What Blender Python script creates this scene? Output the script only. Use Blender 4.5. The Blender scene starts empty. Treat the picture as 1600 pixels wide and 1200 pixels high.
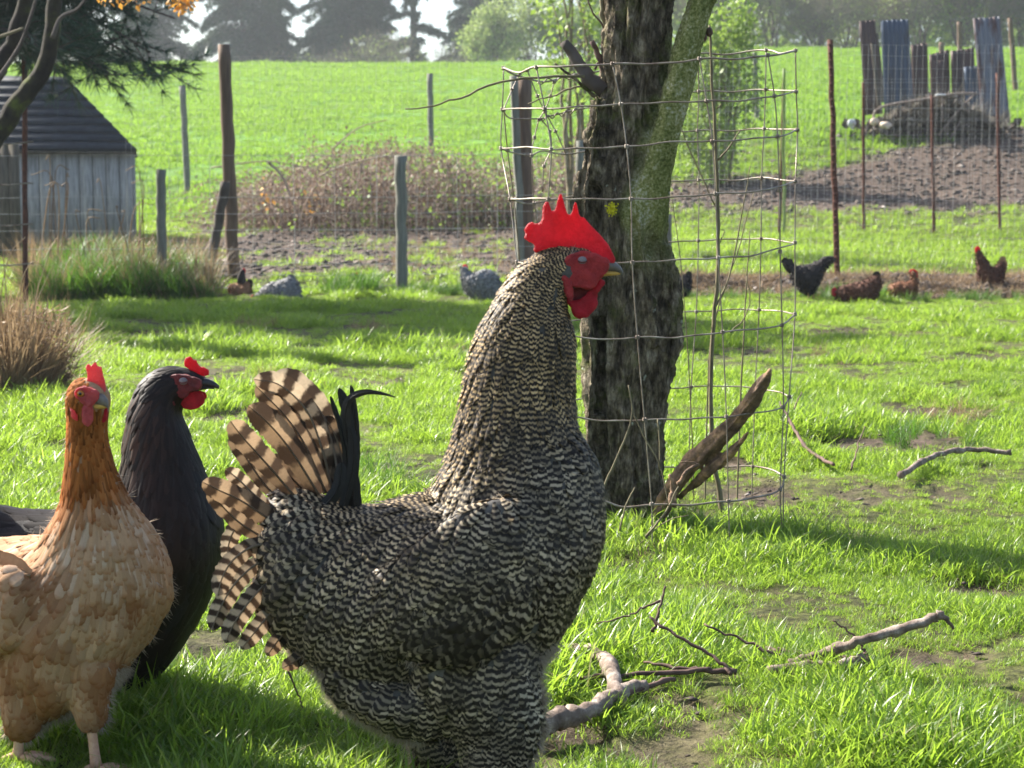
import bpy, math, random
import numpy as np
from mathutils import Vector
from mathutils.bvhtree import BVHTree
R = math.radians
rng = np.random.default_rng(7)
random.seed(7)
scene = bpy.context.scene
COL = scene.collection

# ------------------------------------------------------------------ camera, sky, sun, exposure
FPX, CX, CY, HY = 2800.0, 800.0, 600.0, 325.0
PITCH = math.atan((CY - HY) / FPX)
CAMZ = 0.66
cam_d = bpy.data.cameras.new('camera')
cam = bpy.data.objects.new('camera', cam_d)
COL.objects.link(cam)
cam.location = (0, 0, CAMZ)
cam.rotation_euler = (math.pi / 2 - PITCH, 0, 0)
cam_d.sensor_fit = 'HORIZONTAL'
cam_d.sensor_width = 36
cam_d.lens = 36 * FPX / 1600
cam_d.clip_start = 0.05
cam_d.clip_end = 900
cam_d.dof.use_dof = True
cam_d.dof.focus_distance = 2.75
cam_d.dof.aperture_fstop = 15
scene.camera = cam

HAZE = .0008
SUN_AZ = R(56)      # to the left of the viewing direction, behind the subjects
SUN_EL = R(39)
world = bpy.data.worlds.new('World')
scene.world = world
world.use_nodes = True
wn = world.node_tree
sky = wn.nodes.new('ShaderNodeTexSky')
sky.sky_type = 'NISHITA'
sky.sun_disc = False
sky.sun_elevation = SUN_EL
sky.sun_rotation = -SUN_AZ
sky.air_density = 1.0
sky.dust_density = 2.0
bg = wn.nodes['Background']
bg.inputs['Strength'].default_value = 0.085
wn.links.new(sky.outputs[0], bg.inputs[0])
sun_d = bpy.data.lights.new('sun', 'SUN')
sun_d.energy = 5.0
sun_d.angle = R(0.55)
sun_d.color = (1, 0.94, 0.84)
sun = bpy.data.objects.new('sun', sun_d)
COL.objects.link(sun)
tosun = Vector((-math.sin(SUN_AZ) * math.cos(SUN_EL), math.cos(SUN_AZ) * math.cos(SUN_EL), math.sin(SUN_EL)))
sun.rotation_euler = tosun.to_track_quat('Z', 'Y').to_euler()
sun.location = (-6, 8, 12)
scene.view_settings.view_transform = 'Standard'
scene.view_settings.look = 'None'
scene.view_settings.exposure = 1.7
scene.view_settings.gamma = 1
scene.cycles.max_bounces = 8
scene.cycles.transparent_max_bounces = 8
scene.cycles.use_denoising = True

# ------------------------------------------------------------------ helpers
cp, sp_ = math.cos(PITCH), math.sin(PITCH)
def at(X, Y, d):
    """point on the ray of a photo pixel at world depth y = d (arrays allowed)"""
    X = np.asarray(X, float); Y = np.asarray(Y, float); d = np.asarray(d, float)
    a = (X - CX) / FPX; b = (CY - Y) / FPX
    dy = cp + b * sp_; dz = -sp_ + b * cp
    t = d / dy
    X_, Y_, Z_ = np.broadcast_arrays(a * t, dy * t, CAMZ + dz * t)
    return np.stack([X_, Y_, Z_], -1)
def proj(P):
    x = P[..., 0]; y = P[..., 1]; z = P[..., 2] - CAMZ
    dep = y * cp - z * sp_
    up = y * sp_ + z * cp
    return np.stack([CX + FPX * x / dep, CY - FPX * up / dep], -1)

def _hash(ix, iy, iz, seed):
    h = (ix * 374761393 + iy * 668265263 + iz * 2147483647 + seed * 974634777) & 0xffffffff
    h = ((h ^ (h >> 13)) * 1274126177) & 0xffffffff
    h = h ^ (h >> 16)
    h = (h * 2246822519) & 0xffffffff
    return ((h ^ (h >> 15)) & 0xffffff) / float(0xffffff)
def vnoise(P, seed=0):
    P = np.asarray(P, float)
    i = np.floor(P).astype(np.int64); f = P - i
    f = f * f * (3 - 2 * f)
    out = 0
    for dx in (0, 1):
        wx = f[:, 0] if dx else 1 - f[:, 0]
        for dy in (0, 1):
            wy = f[:, 1] if dy else 1 - f[:, 1]
            for dz in (0, 1):
                wz = f[:, 2] if dz else 1 - f[:, 2]
                out = out + wx * wy * wz * _hash(i[:, 0] + dx, i[:, 1] + dy, i[:, 2] + dz, seed)
    return out * 2 - 1
def fbm(P, octv=4, seed=0):
    s = 0; a = 1; n = 0
    P = np.asarray(P, float)
    for o in range(octv):
        s = s + a * vnoise(P, seed + o * 17); n += a; a *= 0.5; P = P * 2.03 + 11.3
    return s / n
def fbm2(x, y, sc, octv=4, seed=0):
    x = np.atleast_1d(np.asarray(x, float)); y = np.atleast_1d(np.asarray(y, float))
    sh = x.shape
    P = np.stack([x.ravel() * sc, y.ravel() * sc, np.zeros(x.size)], -1)
    return fbm(P, octv, seed).reshape(sh)
def sstep(a, b, x):
    t = np.clip((x - a) / (b - a), 0, 1); return t * t * (3 - 2 * t)

class Geo:
    def __init__(s): s.V = []; s.L = []; s.S = []; s.n = 0; s.A = {}
    def add(s, V, *Fs, **attr):
        V = np.asarray(V, float).reshape(-1, 3)
        for F in Fs:
            F = np.asarray(F, np.int64)
            if F.size == 0: continue
            s.L.append((F + s.n).ravel()); s.S.append(np.full(len(F), F.shape[1]))
        s.V.append(V); s.n += len(V)
        for k, v in attr.items(): s.A.setdefault(k, []).append(np.asarray(v, float))
        return s
    def arrays(s):
        return np.concatenate(s.V), np.concatenate(s.L), np.concatenate(s.S)

def make_mesh(name, geo, m=None, smooth=True, off=None):
    V, L, S = geo.arrays()
    if off is not None: V = V - np.asarray(off)
    me = bpy.data.meshes.new(name)
    me.vertices.add(len(V)); me.vertices.foreach_set('co', V.astype(np.float32).ravel())
    me.loops.add(len(L)); me.loops.foreach_set('vertex_index', L.astype(np.int32))
    me.polygons.add(len(S))
    st = np.concatenate([[0], np.cumsum(S)[:-1]])
    me.polygons.foreach_set('loop_start', st.astype(np.int32))
    me.polygons.foreach_set('loop_total', S.astype(np.int32))
    if smooth: me.polygons.foreach_set('use_smooth', np.ones(len(S), bool))
    for k, v in geo.A.items():
        a = np.concatenate(v)
        if k.startswith('uv'):
            u = me.uv_layers.new(name=k)
            u.data.foreach_set('uv', a[L].astype(np.float32).ravel())
        elif a.ndim == 2:
            c = me.color_attributes.new(k, 'FLOAT_COLOR', 'POINT')
            if a.shape[1] == 3: a = np.concatenate([a, np.ones((len(a), 1))], 1)
            c.data.foreach_set('color', a.astype(np.float32).ravel())
        else:
            c = me.attributes.new(k, 'FLOAT', 'POINT')
            c.data.foreach_set('value', a.astype(np.float32))
    me.update(); me.validate()
    if m is not None: me.materials.append(m)
    return me
def mk(name, geo, m, parent=None, smooth=True):
    """one mesh object; its origin sits at its thing's base"""
    off = parent['_base'] if parent is not None else None
    if off is not None: off = np.array(off[:])
    me = make_mesh(name, geo, m, smooth, off)
    o = bpy.data.objects.new(name, me); COL.objects.link(o)
    if parent is not None:
        p = parent
        o.parent = p
        o['_base'] = list(off)
    return o
def thing(name, label, cat, loc, group=None):
    o = bpy.data.objects.new(name, None); COL.objects.link(o)
    o.location = loc; o['_base'] = [float(v) for v in loc]
    o['label'] = label; o['category'] = cat
    if group: o['group'] = group
    o.empty_display_size = 0.1
    return o
def solo(name, geo, m, label, cat, group=None, smooth=True):
    V, _, _ = geo.arrays()
    b = np.array([V[:, 0].mean(), V[:, 1].mean(), V[:, 2].min()])
    me = make_mesh(name, geo, m, smooth, b)
    o = bpy.data.objects.new(name, me); COL.objects.link(o); o.location = b
    o['_base'] = [float(v) for v in b]
    o['label'] = label; o['category'] = cat
    if group: o['group'] = group
    return o
def kind(o, k): o['kind'] = k; return o

def catmull(P, n):
    P = np.asarray(P, float)
    if len(P) < 3:
        t = np.linspace(0, 1, n * (len(P) - 1) + 1)[:, None]; return P[0] * (1 - t) + P[-1] * t
    Q = np.concatenate([[2 * P[0] - P[1]], P, [2 * P[-1] - P[-2]]])
    out = []
    for i in range(1, len(Q) - 2):
        t = np.linspace(0, 1, n, endpoint=False)[:, None]
        a, b, c, d = Q[i - 1], Q[i], Q[i + 1], Q[i + 2]
        out.append(0.5 * (2 * b + (c - a) * t + (2 * a - 5 * b + 4 * c - d) * t ** 2 + (3 * b - a - 3 * c + d) * t ** 3))
    out.append(P[-1:]); return np.concatenate(out)
def tube(P, r, sides=6, cap=True):
    """P (n,3), r scalar or (n,) -> verts, quads, cap tris"""
    P = np.asarray(P, float); n = len(P)
    r = np.broadcast_to(np.asarray(r, float), (n,))
    T = np.gradient(P, axis=0); T /= np.linalg.norm(T, axis=1)[:, None] + 1e-12
    up = np.array([0.13, 0.31, 0.94]); A = []
    for t in T:
        a = np.cross(t, up)
        if np.linalg.norm(a) < 0.2: a = np.cross(t, [1, 0.1, 0])
        a /= np.linalg.norm(a); A.append(a)
        up = np.cross(a, t)
    A = np.array(A); B = np.cross(T, A)
    th = np.arange(sides) * 2 * math.pi / sides
    V = P[:, None] + r[:, None, None] * (np.cos(th)[None, :, None] * A[:, None] + np.sin(th)[None, :, None] * B[:, None])
    V = V.reshape(-1, 3)
    i, j = np.meshgrid(np.arange(n - 1), np.arange(sides), indexing='ij')
    a = i * sides + j; b = i * sides + (j + 1) % sides
    F = np.stack([a, b, b + sides, a + sides], -1).reshape(-1, 4)
    if not cap: return V, F, np.zeros((0, 3), int)
    V = np.concatenate([V, P[:1], P[-1:]])
    k = np.arange(sides); c0 = n * sides; c1 = c0 + 1; o = (n - 1) * sides
    F3 = np.concatenate([np.stack([np.full(sides, c0), (k + 1) % sides, k], -1), np.stack([np.full(sides, c1), o + k, o + (k + 1) % sides], -1)])
    return V, F, F3
def box_geo(lo, hi, geo=None, M=None):
    geo = geo or Geo()
    x0, y0, z0 = lo; x1, y1, z1 = hi
    V = np.array([[x0, y0, z0], [x1, y0, z0], [x1, y1, z0], [x0, y1, z0], [x0, y0, z1], [x1, y0, z1], [x1, y1, z1], [x0, y1, z1]], float)
    if M is not None: V = M(V)
    F = [[0, 3, 2, 1], [4, 5, 6, 7], [0, 1, 5, 4], [1, 2, 6, 5], [2, 3, 7, 6], [3, 0, 4, 7]]
    return geo.add(V, F)
def loft(Rr, d, seg=28, dens=4, geo=None):
    """rings in the bird's own plane: (x1,y1,x2,y2,halfwidth,depth offset) -> closed skin"""
    geo = geo or Geo()
    Rr = catmull(np.array(Rr, float), dens)
    T = at(Rr[:, 0], Rr[:, 1], d); B = at(Rr[:, 2], Rr[:, 3], d)
    k = d / FPX; w = np.maximum(Rr[:, 4], 0.5) * k; o = Rr[:, 5] * k
    C = (T + B) / 2; A = (T - B) / 2
    C[:, 1] += o
    th = np.arange(seg) * 2 * math.pi / seg
    V = C[:, None] + np.cos(th)[None, :, None] * A[:, None] + np.sin(th)[None, :, None] * (w[:, None, None] * np.array([0, 1, 0])[None, None])
    n = len(Rr)
    i, j = np.meshgrid(np.arange(n - 1), np.arange(seg), indexing='ij')
    a = i * seg + j; b = i * seg + (j + 1) % seg
    F = np.stack([a, b, b + seg, a + seg], -1).reshape(-1, 4)
    V = np.concatenate([V.reshape(-1, 3), C[:1], C[-1:]])
    q = np.arange(seg); c0 = n * seg; c1 = c0 + 1; oo = (n - 1) * seg
    F3 = np.concatenate([np.stack([np.full(seg, c0), (q + 1) % seg, q], -1), np.stack([np.full(seg, c1), oo + q, oo + (q + 1) % seg], -1)])
    return geo.add(V, F, F3)
def ellip(c, ax, geo=None, n=14, M=None):
    """ellipsoid, c world, ax radii"""
    geo = geo or Geo()
    u = np.linspace(0, math.pi, n); v = np.arange(2 * n) * math.pi / n
    U, W = np.meshgrid(u, v, indexing='ij')
    V = np.stack([np.sin(U) * np.cos(W), np.sin(U) * np.sin(W), np.cos(U)], -1).reshape(-1, 3) * np.asarray(ax)
    if M is not None: V = V @ np.asarray(M).T
    V = V + np.asarray(c)
    i, j = np.meshgrid(np.arange(n - 1), np.arange(2 * n), indexing='ij')
    a = i * 2 * n + j; b = i * 2 * n + (j + 1) % (2 * n)
    return geo.add(V, np.stack([a, b, b + 2 * n, a + 2 * n], -1).reshape(-1, 4)[:, ::-1])
def slab(outline, d, thick, off=0, geo=None, dens=1):
    """closed px outline -> solid of the given px thickness"""
    geo = geo or Geo()
    O = np.array(outline, float)
    if dens > 1:
        O = catmull(np.concatenate([O, O[:1]]), dens)[:-1]
    P = at(O[:, 0], O[:, 1], d); k = d / FPX
    from mathutils.geometry import tessellate_polygon
    tri = np.array(tessellate_polygon([[Vector((p[0], p[2], 0)) for p in P]]))
    n = len(P); F_ = P.copy(); F_[:, 1] += (off - thick / 2) * k; B_ = P.copy(); B_[:, 1] += (off + thick / 2) * k
    q = np.arange(n)
    return geo.add(np.concatenate([F_, B_]), tri, tri[:, ::-1] + n, np.stack([q, q + n, (q + 1) % n + n, (q + 1) % n], -1))
def remesh(geo, voxel, smooth=4, fac=0.5):
    me = make_mesh('tmp', geo)
    import bmesh
    bm = bmesh.new(); bm.from_mesh(me); bmesh.ops.recalc_face_normals(bm, faces=bm.faces); bm.to_mesh(me); bm.free()
    o = bpy.data.objects.new('tmp', me); COL.objects.link(o)
    m = o.modifiers.new('r', 'REMESH'); m.mode = 'VOXEL'; m.voxel_size = voxel; m.adaptivity = 0
    if smooth:
        s = o.modifiers.new('s', 'SMOOTH'); s.iterations = smooth; s.factor = fac
    dg = bpy.context.evaluated_depsgraph_get()
    e = o.evaluated_get(dg); em = e.to_mesh()
    V = np.empty(len(em.vertices) * 3); em.vertices.foreach_get('co', V); V = V.reshape(-1, 3)
    F = np.empty(len(em.loops), np.int32); em.loops.foreach_get('vertex_index', F); F = F.reshape(-1, 4)
    e.to_mesh_clear(); bpy.data.objects.remove(o); bpy.data.meshes.remove(me)
    return V, F
def vnormals(V, F):
    a = V[F[:, 0]]; b = V[F[:, 1]]; c = V[F[:, 2]]; e = V[F[:, -1]]
    n = np.cross(c - a, e - b) if F.shape[1] == 4 else np.cross(b - a, c - a)
    N = np.zeros_like(V)
    for k in range(F.shape[1]): np.add.at(N, F[:, k], n)
    return N / (np.linalg.norm(N, axis=1)[:, None] + 1e-12)

# ------------------------------------------------------------------ materials
def nmat(name):
    m = bpy.data.materials.new(name); m.use_nodes = True
    nt = m.node_tree; return m, nt, nt.nodes['Principled BSDF']
def N(nt, t, **k):
    n = nt.nodes.new(t)
    for a, b in k.items(): setattr(n, a, b)
    return n
def ramp(nt, fac, stops):
    r = N(nt, 'ShaderNodeValToRGB'); nt.links.new(fac, r.inputs[0])
    e = r.color_ramp.elements
    while len(e) < len(stops): e.new(0.5)
    for i, (p, c) in enumerate(stops):
        e[i].position = p; e[i].color = (c[0], c[1], c[2], 1)
    return r.outputs[0]
def noise(nt, scale, detail=4, rough=0.6, vec=None, dim=None):
    n = N(nt, 'ShaderNodeTexNoise'); n.inputs['Scale'].default_value = scale; n.inputs['Detail'].default_value = detail
    n.inputs['Roughness'].default_value = rough
    if vec is not None: nt.links.new(vec, n.inputs['Vector'])
    return n.outputs['Fac']
def objvec(nt, sc=(1, 1, 1)):
    t = N(nt, 'ShaderNodeTexCoord'); mp = N(nt, 'ShaderNodeMapping'); mp.inputs['Scale'].default_value = sc
    nt.links.new(t.outputs['Object'], mp.inputs[0]); return mp.outputs[0]
def bump(nt, h, strength, dist, bsdf):
    b = N(nt, 'ShaderNodeBump'); b.inputs['Strength'].default_value = strength; b.inputs['Distance'].default_value = dist
    nt.links.new(h, b.inputs['Height']); nt.links.new(b.outputs[0], bsdf.inputs['Normal'])
def simple(name, stops, scale=8, rough=0.8, bs=0.3, bd=0.005, sc=(1, 1, 1), detail=5, spec=0.3, metal=0):
    m, nt, b = nmat(name)
    v = objvec(nt, sc); f = noise(nt, scale, detail, 0.65, v)
    c = ramp(nt, f, stops); nt.links.new(c, b.inputs['Base Color'])
    b.inputs['Roughness'].default_value = rough
    b.inputs['Specular IOR Level'].default_value = spec
    b.inputs['Metallic'].default_value = metal
    if bs: bump(nt, noise(nt, scale * 2.5, 5, 0.7, v), bs, bd, b)
    return m
def math_(nt, op, a, b=None, c=None):
    n = N(nt, 'ShaderNodeMath', operation=op)
    for i, x in enumerate((a, b, c)):
        if x is None: continue
        if isinstance(x, (int, float)): n.inputs[i].default_value = x
        else: nt.links.new(x, n.inputs[i])
    return n.outputs[0]
def mixc(nt, f, a, b, mode='MIX'):
    n = N(nt, 'ShaderNodeMix', data_type='RGBA', blend_type=mode)
    for i, x in ((0, f), (6, a), (7, b)):
        if isinstance(x, (int, float)): n.inputs[i].default_value = x
        elif isinstance(x, tuple): n.inputs[i].default_value = (x[0], x[1], x[2], 1)
        else: nt.links.new(x, n.inputs[i])
    return n.outputs[2]
def leafy(name, stops, trans, tfac=0.45, rough=0.45, scale=6, inst=False, spec=0.4):
    """leaf/blade: front colour plus light let through"""
    m, nt, b = nmat(name)
    if inst:
        oi = N(nt, 'ShaderNodeObjectInfo'); f = oi.outputs['Random']
        at_ = N(nt, 'ShaderNodeAttribute', attribute_name='bl')
        f = math_(nt, 'FRACT', math_(nt, 'ADD', f, at_.outputs['Fac']))
    else:
        at_ = N(nt, 'ShaderNodeAttribute', attribute_name='bl')
        f = math_(nt, 'FRACT', math_(nt, 'ADD', math_(nt, 'MULTIPLY', noise(nt, scale, 2, 0.5, objvec(nt)), 0.5), math_(nt, 'MULTIPLY', at_.outputs['Fac'], 0.7)))
    c = ramp(nt, f, stops); nt.links.new(c, b.inputs['Base Color'])
    b.inputs['Roughness'].default_value = rough; b.inputs['Specular IOR Level'].default_value = spec
    t = N(nt, 'ShaderNodeBsdfTranslucent'); 
    nt.links.new(mixc(nt, 0.65, c, trans), t.inputs[0])
    mx = N(nt, 'ShaderNodeMixShader'); mx.inputs[0].default_value = tfac
    nt.links.new(b.outputs[0], mx.inputs[1]); nt.links.new(t.outputs[0], mx.inputs[2])
    nt.links.new(mx.outputs[0], nt.nodes['Material Output'].inputs[0])
    return m

M_grass = leafy('grass_blade', [(0, (.05, .11, .014)), (.4, (.09, .17, .022)), (.8, (.13, .22, .032)), (.93, (.2, .22, .07)), (1, (.33, .28, .15))], (.44, .66, .06), .55, .34, inst=True)
M_field = leafy('field_blade', [(0, (.065, .15, .022)), (.5, (.1, .2, .03)), (1, (.14, .24, .04))], (.34, .54, .05), .5, .5, inst=True, spec=.2)
M_tallg = leafy('tall_grass_blade', [(0, (.03, .08, .012)), (.6, (.05, .12, .018)), (.9, (.09, .15, .03)), (1, (.25, .2, .1))], (.14, .32, .02), .4, .45, inst=True)
M_dryg = leafy('dry_grass', [(0, (.10, .06, .035)), (.5, (.2, .13, .075)), (1, (.36, .27, .17))], (.4, .28, .15), .3, .6)
M_dryi = leafy('dry_stalk', [(0, (.13, .08, .045)), (.5, (.24, .16, .09)), (1, (.4, .3, .18))], (.4, .28, .15), .3, .6, inst=True)

def rooster_bar(name, dark, light, tf, tcol, rough=.5, duty=.1, chev=.22, spec=.25, nzk=.6, half=0, soft=0):
    m, nt, b = nmat(name)
    uv = N(nt, 'ShaderNodeUVMap', uv_map='uv'); s = N(nt, 'ShaderNodeSeparateXYZ'); nt.links.new(uv.outputs[0], s.inputs[0])
    u2 = N(nt, 'ShaderNodeUVMap', uv_map='uvb'); s2 = N(nt, 'ShaderNodeSeparateXYZ'); nt.links.new(u2.outputs[0], s2.inputs[0])
    au = math_(nt, 'ABSOLUTE', s.outputs[0])
    nz = noise(nt, 160, 3, .6, objvec(nt))
    ph = math_(nt, 'ADD', s.outputs[1], math_(nt, 'MULTIPLY', au, chev))
    ph = math_(nt, 'ADD', ph, math_(nt, 'MULTIPLY', nz, nzk))
    w = math_(nt, 'SINE', math_(nt, 'MULTIPLY', ph, 2 * math.pi))
    mr = N(nt, 'ShaderNodeMapRange', interpolation_type='SMOOTHSTEP')
    nt.links.new(w, mr.inputs[0]); mr.inputs[1].default_value = duty - .45 - soft; mr.inputs[2].default_value = duty + .5 + soft
    # fine barbs
    bv = N(nt, 'ShaderNodeCombineXYZ'); nt.links.new(math_(nt, 'MULTIPLY', s2.outputs[1], 60), bv.inputs[0])
    nt.links.new(math_(nt, 'MULTIPLY', au, 3), bv.inputs[1]); nt.links.new(math_(nt, 'MULTIPLY', s2.outputs[0], 91), bv.inputs[2])
    barb = noise(nt, 1.0, 2, .6, bv.outputs[0])
    at_ = N(nt, 'ShaderNodeAttribute', attribute_name='tint')
    lc = mixc(nt, 1.0, light, at_.outputs['Color'], 'MULTIPLY')
    tipd = math_(nt, 'GREATER_THAN', s2.outputs[1], .93)
    fac = math_(nt, 'MULTIPLY', mr.outputs[0], math_(nt, 'SUBTRACT', 1, math_(nt, 'MULTIPLY', tipd, .5)))
    c = mixc(nt, fac, dark, lc)
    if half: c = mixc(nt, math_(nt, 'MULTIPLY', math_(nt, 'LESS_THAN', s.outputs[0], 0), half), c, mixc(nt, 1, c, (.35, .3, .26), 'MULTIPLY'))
    c = mixc(nt, math_(nt, 'MULTIPLY', barb, .75), c, mixc(nt, .6, c, (.01, .008, .006)))
    nt.links.new(c, b.inputs['Base Color']); b.inputs['Roughness'].default_value = rough
    b.inputs['Specular IOR Level'].default_value = spec
    bump(nt, barb, .25, .0006, b)
    if tf:
        t = N(nt, 'ShaderNodeBsdfTranslucent'); nt.links.new(mixc(nt, 1, c, tcol, 'MULTIPLY'), t.inputs[0])
        mx = N(nt, 'ShaderNodeMixShader'); mx.inputs[0].default_value = tf
        nt.links.new(b.outputs[0], mx.inputs[1]); nt.links.new(t.outputs[0], mx.inputs[2])
        nt.links.new(mx.outputs[0], nt.nodes['Material Output'].inputs[0])
    return m
M_bar = rooster_bar('barred_feather', (.026, .018, .012), (.5, .42, .30), .2, (1, .8, .55), duty=.2, chev=.26, soft=.12)
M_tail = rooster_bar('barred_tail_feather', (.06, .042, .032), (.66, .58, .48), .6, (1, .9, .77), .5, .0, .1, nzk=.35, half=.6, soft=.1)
def tinted(name, tf=.12, rough=.5, edge=0.0, spec=.25, edgecol=(.4, .2, .08)):
    m, nt, b = nmat(name)
    at_ = N(nt, 'ShaderNodeAttribute', attribute_name='tint')
    u2 = N(nt, 'ShaderNodeUVMap', uv_map='uvb'); s2 = N(nt, 'ShaderNodeSeparateXYZ'); nt.links.new(u2.outputs[0], s2.inputs[0])
    uv = N(nt, 'ShaderNodeUVMap', uv_map='uv'); s = N(nt, 'ShaderNodeSeparateXYZ'); nt.links.new(uv.outputs[0], s.inputs[0])
    au = math_(nt, 'ABSOLUTE', s.outputs[0])
    bv = N(nt, 'ShaderNodeCombineXYZ'); nt.links.new(math_(nt, 'MULTIPLY', s2.outputs[1], 40), bv.inputs[0])
    nt.links.new(math_(nt, 'MULTIPLY', au, 3), bv.inputs[1]); nt.links.new(math_(nt, 'MULTIPLY', s2.outputs[0], 91), bv.inputs[2])
    barb = noise(nt, 1.0, 2, .6, bv.outputs[0])
    c = at_.outputs['Color']
    if edge:
        e = N(nt, 'ShaderNodeMapRange', interpolation_type='SMOOTHSTEP'); nt.links.new(math_(nt, 'MAXIMUM', s2.outputs[1], math_(nt, 'MULTIPLY', au, .9)), e.inputs[0])
        e.inputs[1].default_value = .72; e.inputs[2].default_value = .95
        c = mixc(nt, math_(nt, 'MULTIPLY', e.outputs[0], edge), c, mixc(nt, 1, c, edgecol, 'MULTIPLY'))
    c = mixc(nt, math_(nt, 'MULTIPLY', barb, .6), c, mixc(nt, 1, c, (.5, .42, .36), 'MULTIPLY'))
    nt.links.new(c, b.inputs['Base Color']); b.inputs['Roughness'].default_value = rough
    b.inputs['Specular IOR Level'].default_value = spec
    bump(nt, barb, .3, .0006, b)
    t = N(nt, 'ShaderNodeBsdfTranslucent'); nt.links.new(c, t.inputs[0])
    mx = N(nt, 'ShaderNodeMixShader'); mx.inputs[0].default_value = tf
    nt.links.new(b.outputs[0], mx.inputs[1]); nt.links.new(t.outputs[0], mx.inputs[2])
    nt.links.new(mx.outputs[0], nt.nodes['Material Output'].inputs[0])
    return m
M_buff = tinted('buff_feather', .2, .7, .6, .1, (.72, .5, .34))
M_black = tinted('black_feather', .04, .5, 0, .2)
def flesh(name, c1, c2, tcol, tf=.35, rough=.5):
    m, nt, b = nmat(name)
    v = objvec(nt)
    c = ramp(nt, noise(nt, 90, 5, .7, v), [(.35, c1), (.62, c2)])
    nt.links.new(c, b.inputs['Base Color']); b.inputs['Roughness'].default_value = rough
    bump(nt, math_(nt, 'ADD', noise(nt, 420, 3, .6, v), math_(nt, 'MULTIPLY', noise(nt, 150, 4, .7, v), 1.4)), 1, .003, b)
    t = N(nt, 'ShaderNodeBsdfTranslucent'); t.inputs[0].default_value = (*tcol, 1)
    mx = N(nt, 'ShaderNodeMixShader'); mx.inputs[0].default_value = tf
    nt.links.new(b.outputs[0], mx.inputs[1]); nt.links.new(t.outputs[0], mx.inputs[2])
    nt.links.new(mx.outputs[0], nt.nodes['Material Output'].inputs[0])
    return m
M_comb = flesh('red_comb', (.3, .005, .014), (.62, .018, .04), (.85, .012, .035), .38)
M_pinkcomb = flesh('pink_comb', (.5, .06, .07), (.68, .14, .14), (.9, .15, .15), .4)
M_face = flesh('red_face', (.3, .015, .02), (.5, .035, .035), (.8, .05, .04), .15, .6)
M_darkface = flesh('dark_red_face', (.09, .012, .014), (.2, .022, .024), (.3, .03, .03), .1, .6)
M_under_b = simple('down_grey', [(.3, (.03, .028, .027)), (.7, (.14, .13, .12))], 60, .9)
M_under_t = simple('down_buff', [(.3, (.22, .11, .05)), (.7, (.42, .27, .16))], 40, .9)
M_under_k = simple('down_black', [(.3, (.008, .007, .007)), (.7, (.02, .018, .018))], 40, .7)
M_beak_y = simple('horn_yellow', [(.3, (.5, .3, .06)), (.7, (.7, .46, .14))], 60, .4, .1)
M_beak_g = simple('horn_grey', [(.3, (.10, .09, .08)), (.7, (.22, .19, .16))], 60, .35, .1)
M_beak_d = simple('horn_dark', [(.3, (.02, .02, .022)), (.7, (.05, .05, .055))], 60, .3, .1)
M_lid = simple('eyelid', [(.3, (.14, .12, .13)), (.7, (.24, .21, .22))], 80, .45, .1)
M_iris = simple('iris', [(.3, (.35, .12, .02)), (.7, (.5, .2, .04))], 80, .15, 0)
M_pupil = simple('pupil', [(.3, (.004, .004, .004)), (.7, (.008, .008, .008))], 80, .08, 0, spec=.6)
M_leg_p = simple('shank_pink', [(.3, (.5, .26, .17)), (.7, (.68, .42, .3))], 120, .5, .5, .001)
M_leg_g = simple('shank_grey', [(.3, (.05, .055, .05)), (.7, (.12, .13, .12))], 120, .5, .5, .001)
M_leg_y = simple('shank_yellow', [(.3, (.4, .27, .1)), (.7, (.6, .42, .2))], 120, .5, .5, .001)
M_wire = simple('galvanised_wire', [(.25, (.11, .06, .04)), (.5, (.24, .2, .16)), (.75, (.42, .39, .34))], 30, .5, .2, .0005, metal=.35, spec=.5)
M_fwire = simple('fence_wire', [(.3, (.28, .29, .29)), (.7, (.42, .43, .43))], 10, .45, 0, metal=.5)
M_rust = simple('rusty_steel', [(.3, (.05, .02, .015)), (.7, (.14, .055, .035))], 40, .85, .3, .001)
M_postg = simple('weathered_post', [(.25, (.10, .10, .085)), (.6, (.2, .2, .17)), (.8, (.3, .3, .26))], 14, .85, .6, .004, (4, 4, .35))
M_postb = simple('brown_post', [(.25, (.07, .045, .035)), (.6, (.16, .11, .08)), (.8, (.22, .16, .12))], 12, .85, .6, .004, (4, 4, .3))
M_stick = simple('fallen_wood', [(.3, (.08, .055, .042)), (.5, (.2, .15, .12)), (.66, (.38, .32, .27)), (.8, (.5, .45, .4))], 45, .85, 1, .003)
M_stickd = simple('dark_twig', [(.3, (.05, .03, .025)), (.7, (.16, .10, .08))], 40, .8, .5, .001)
M_sucker = simple('sucker_bark', [(.3, (.12, .10, .06)), (.7, (.26, .22, .13))], 30, .8, .4, .001)
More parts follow.
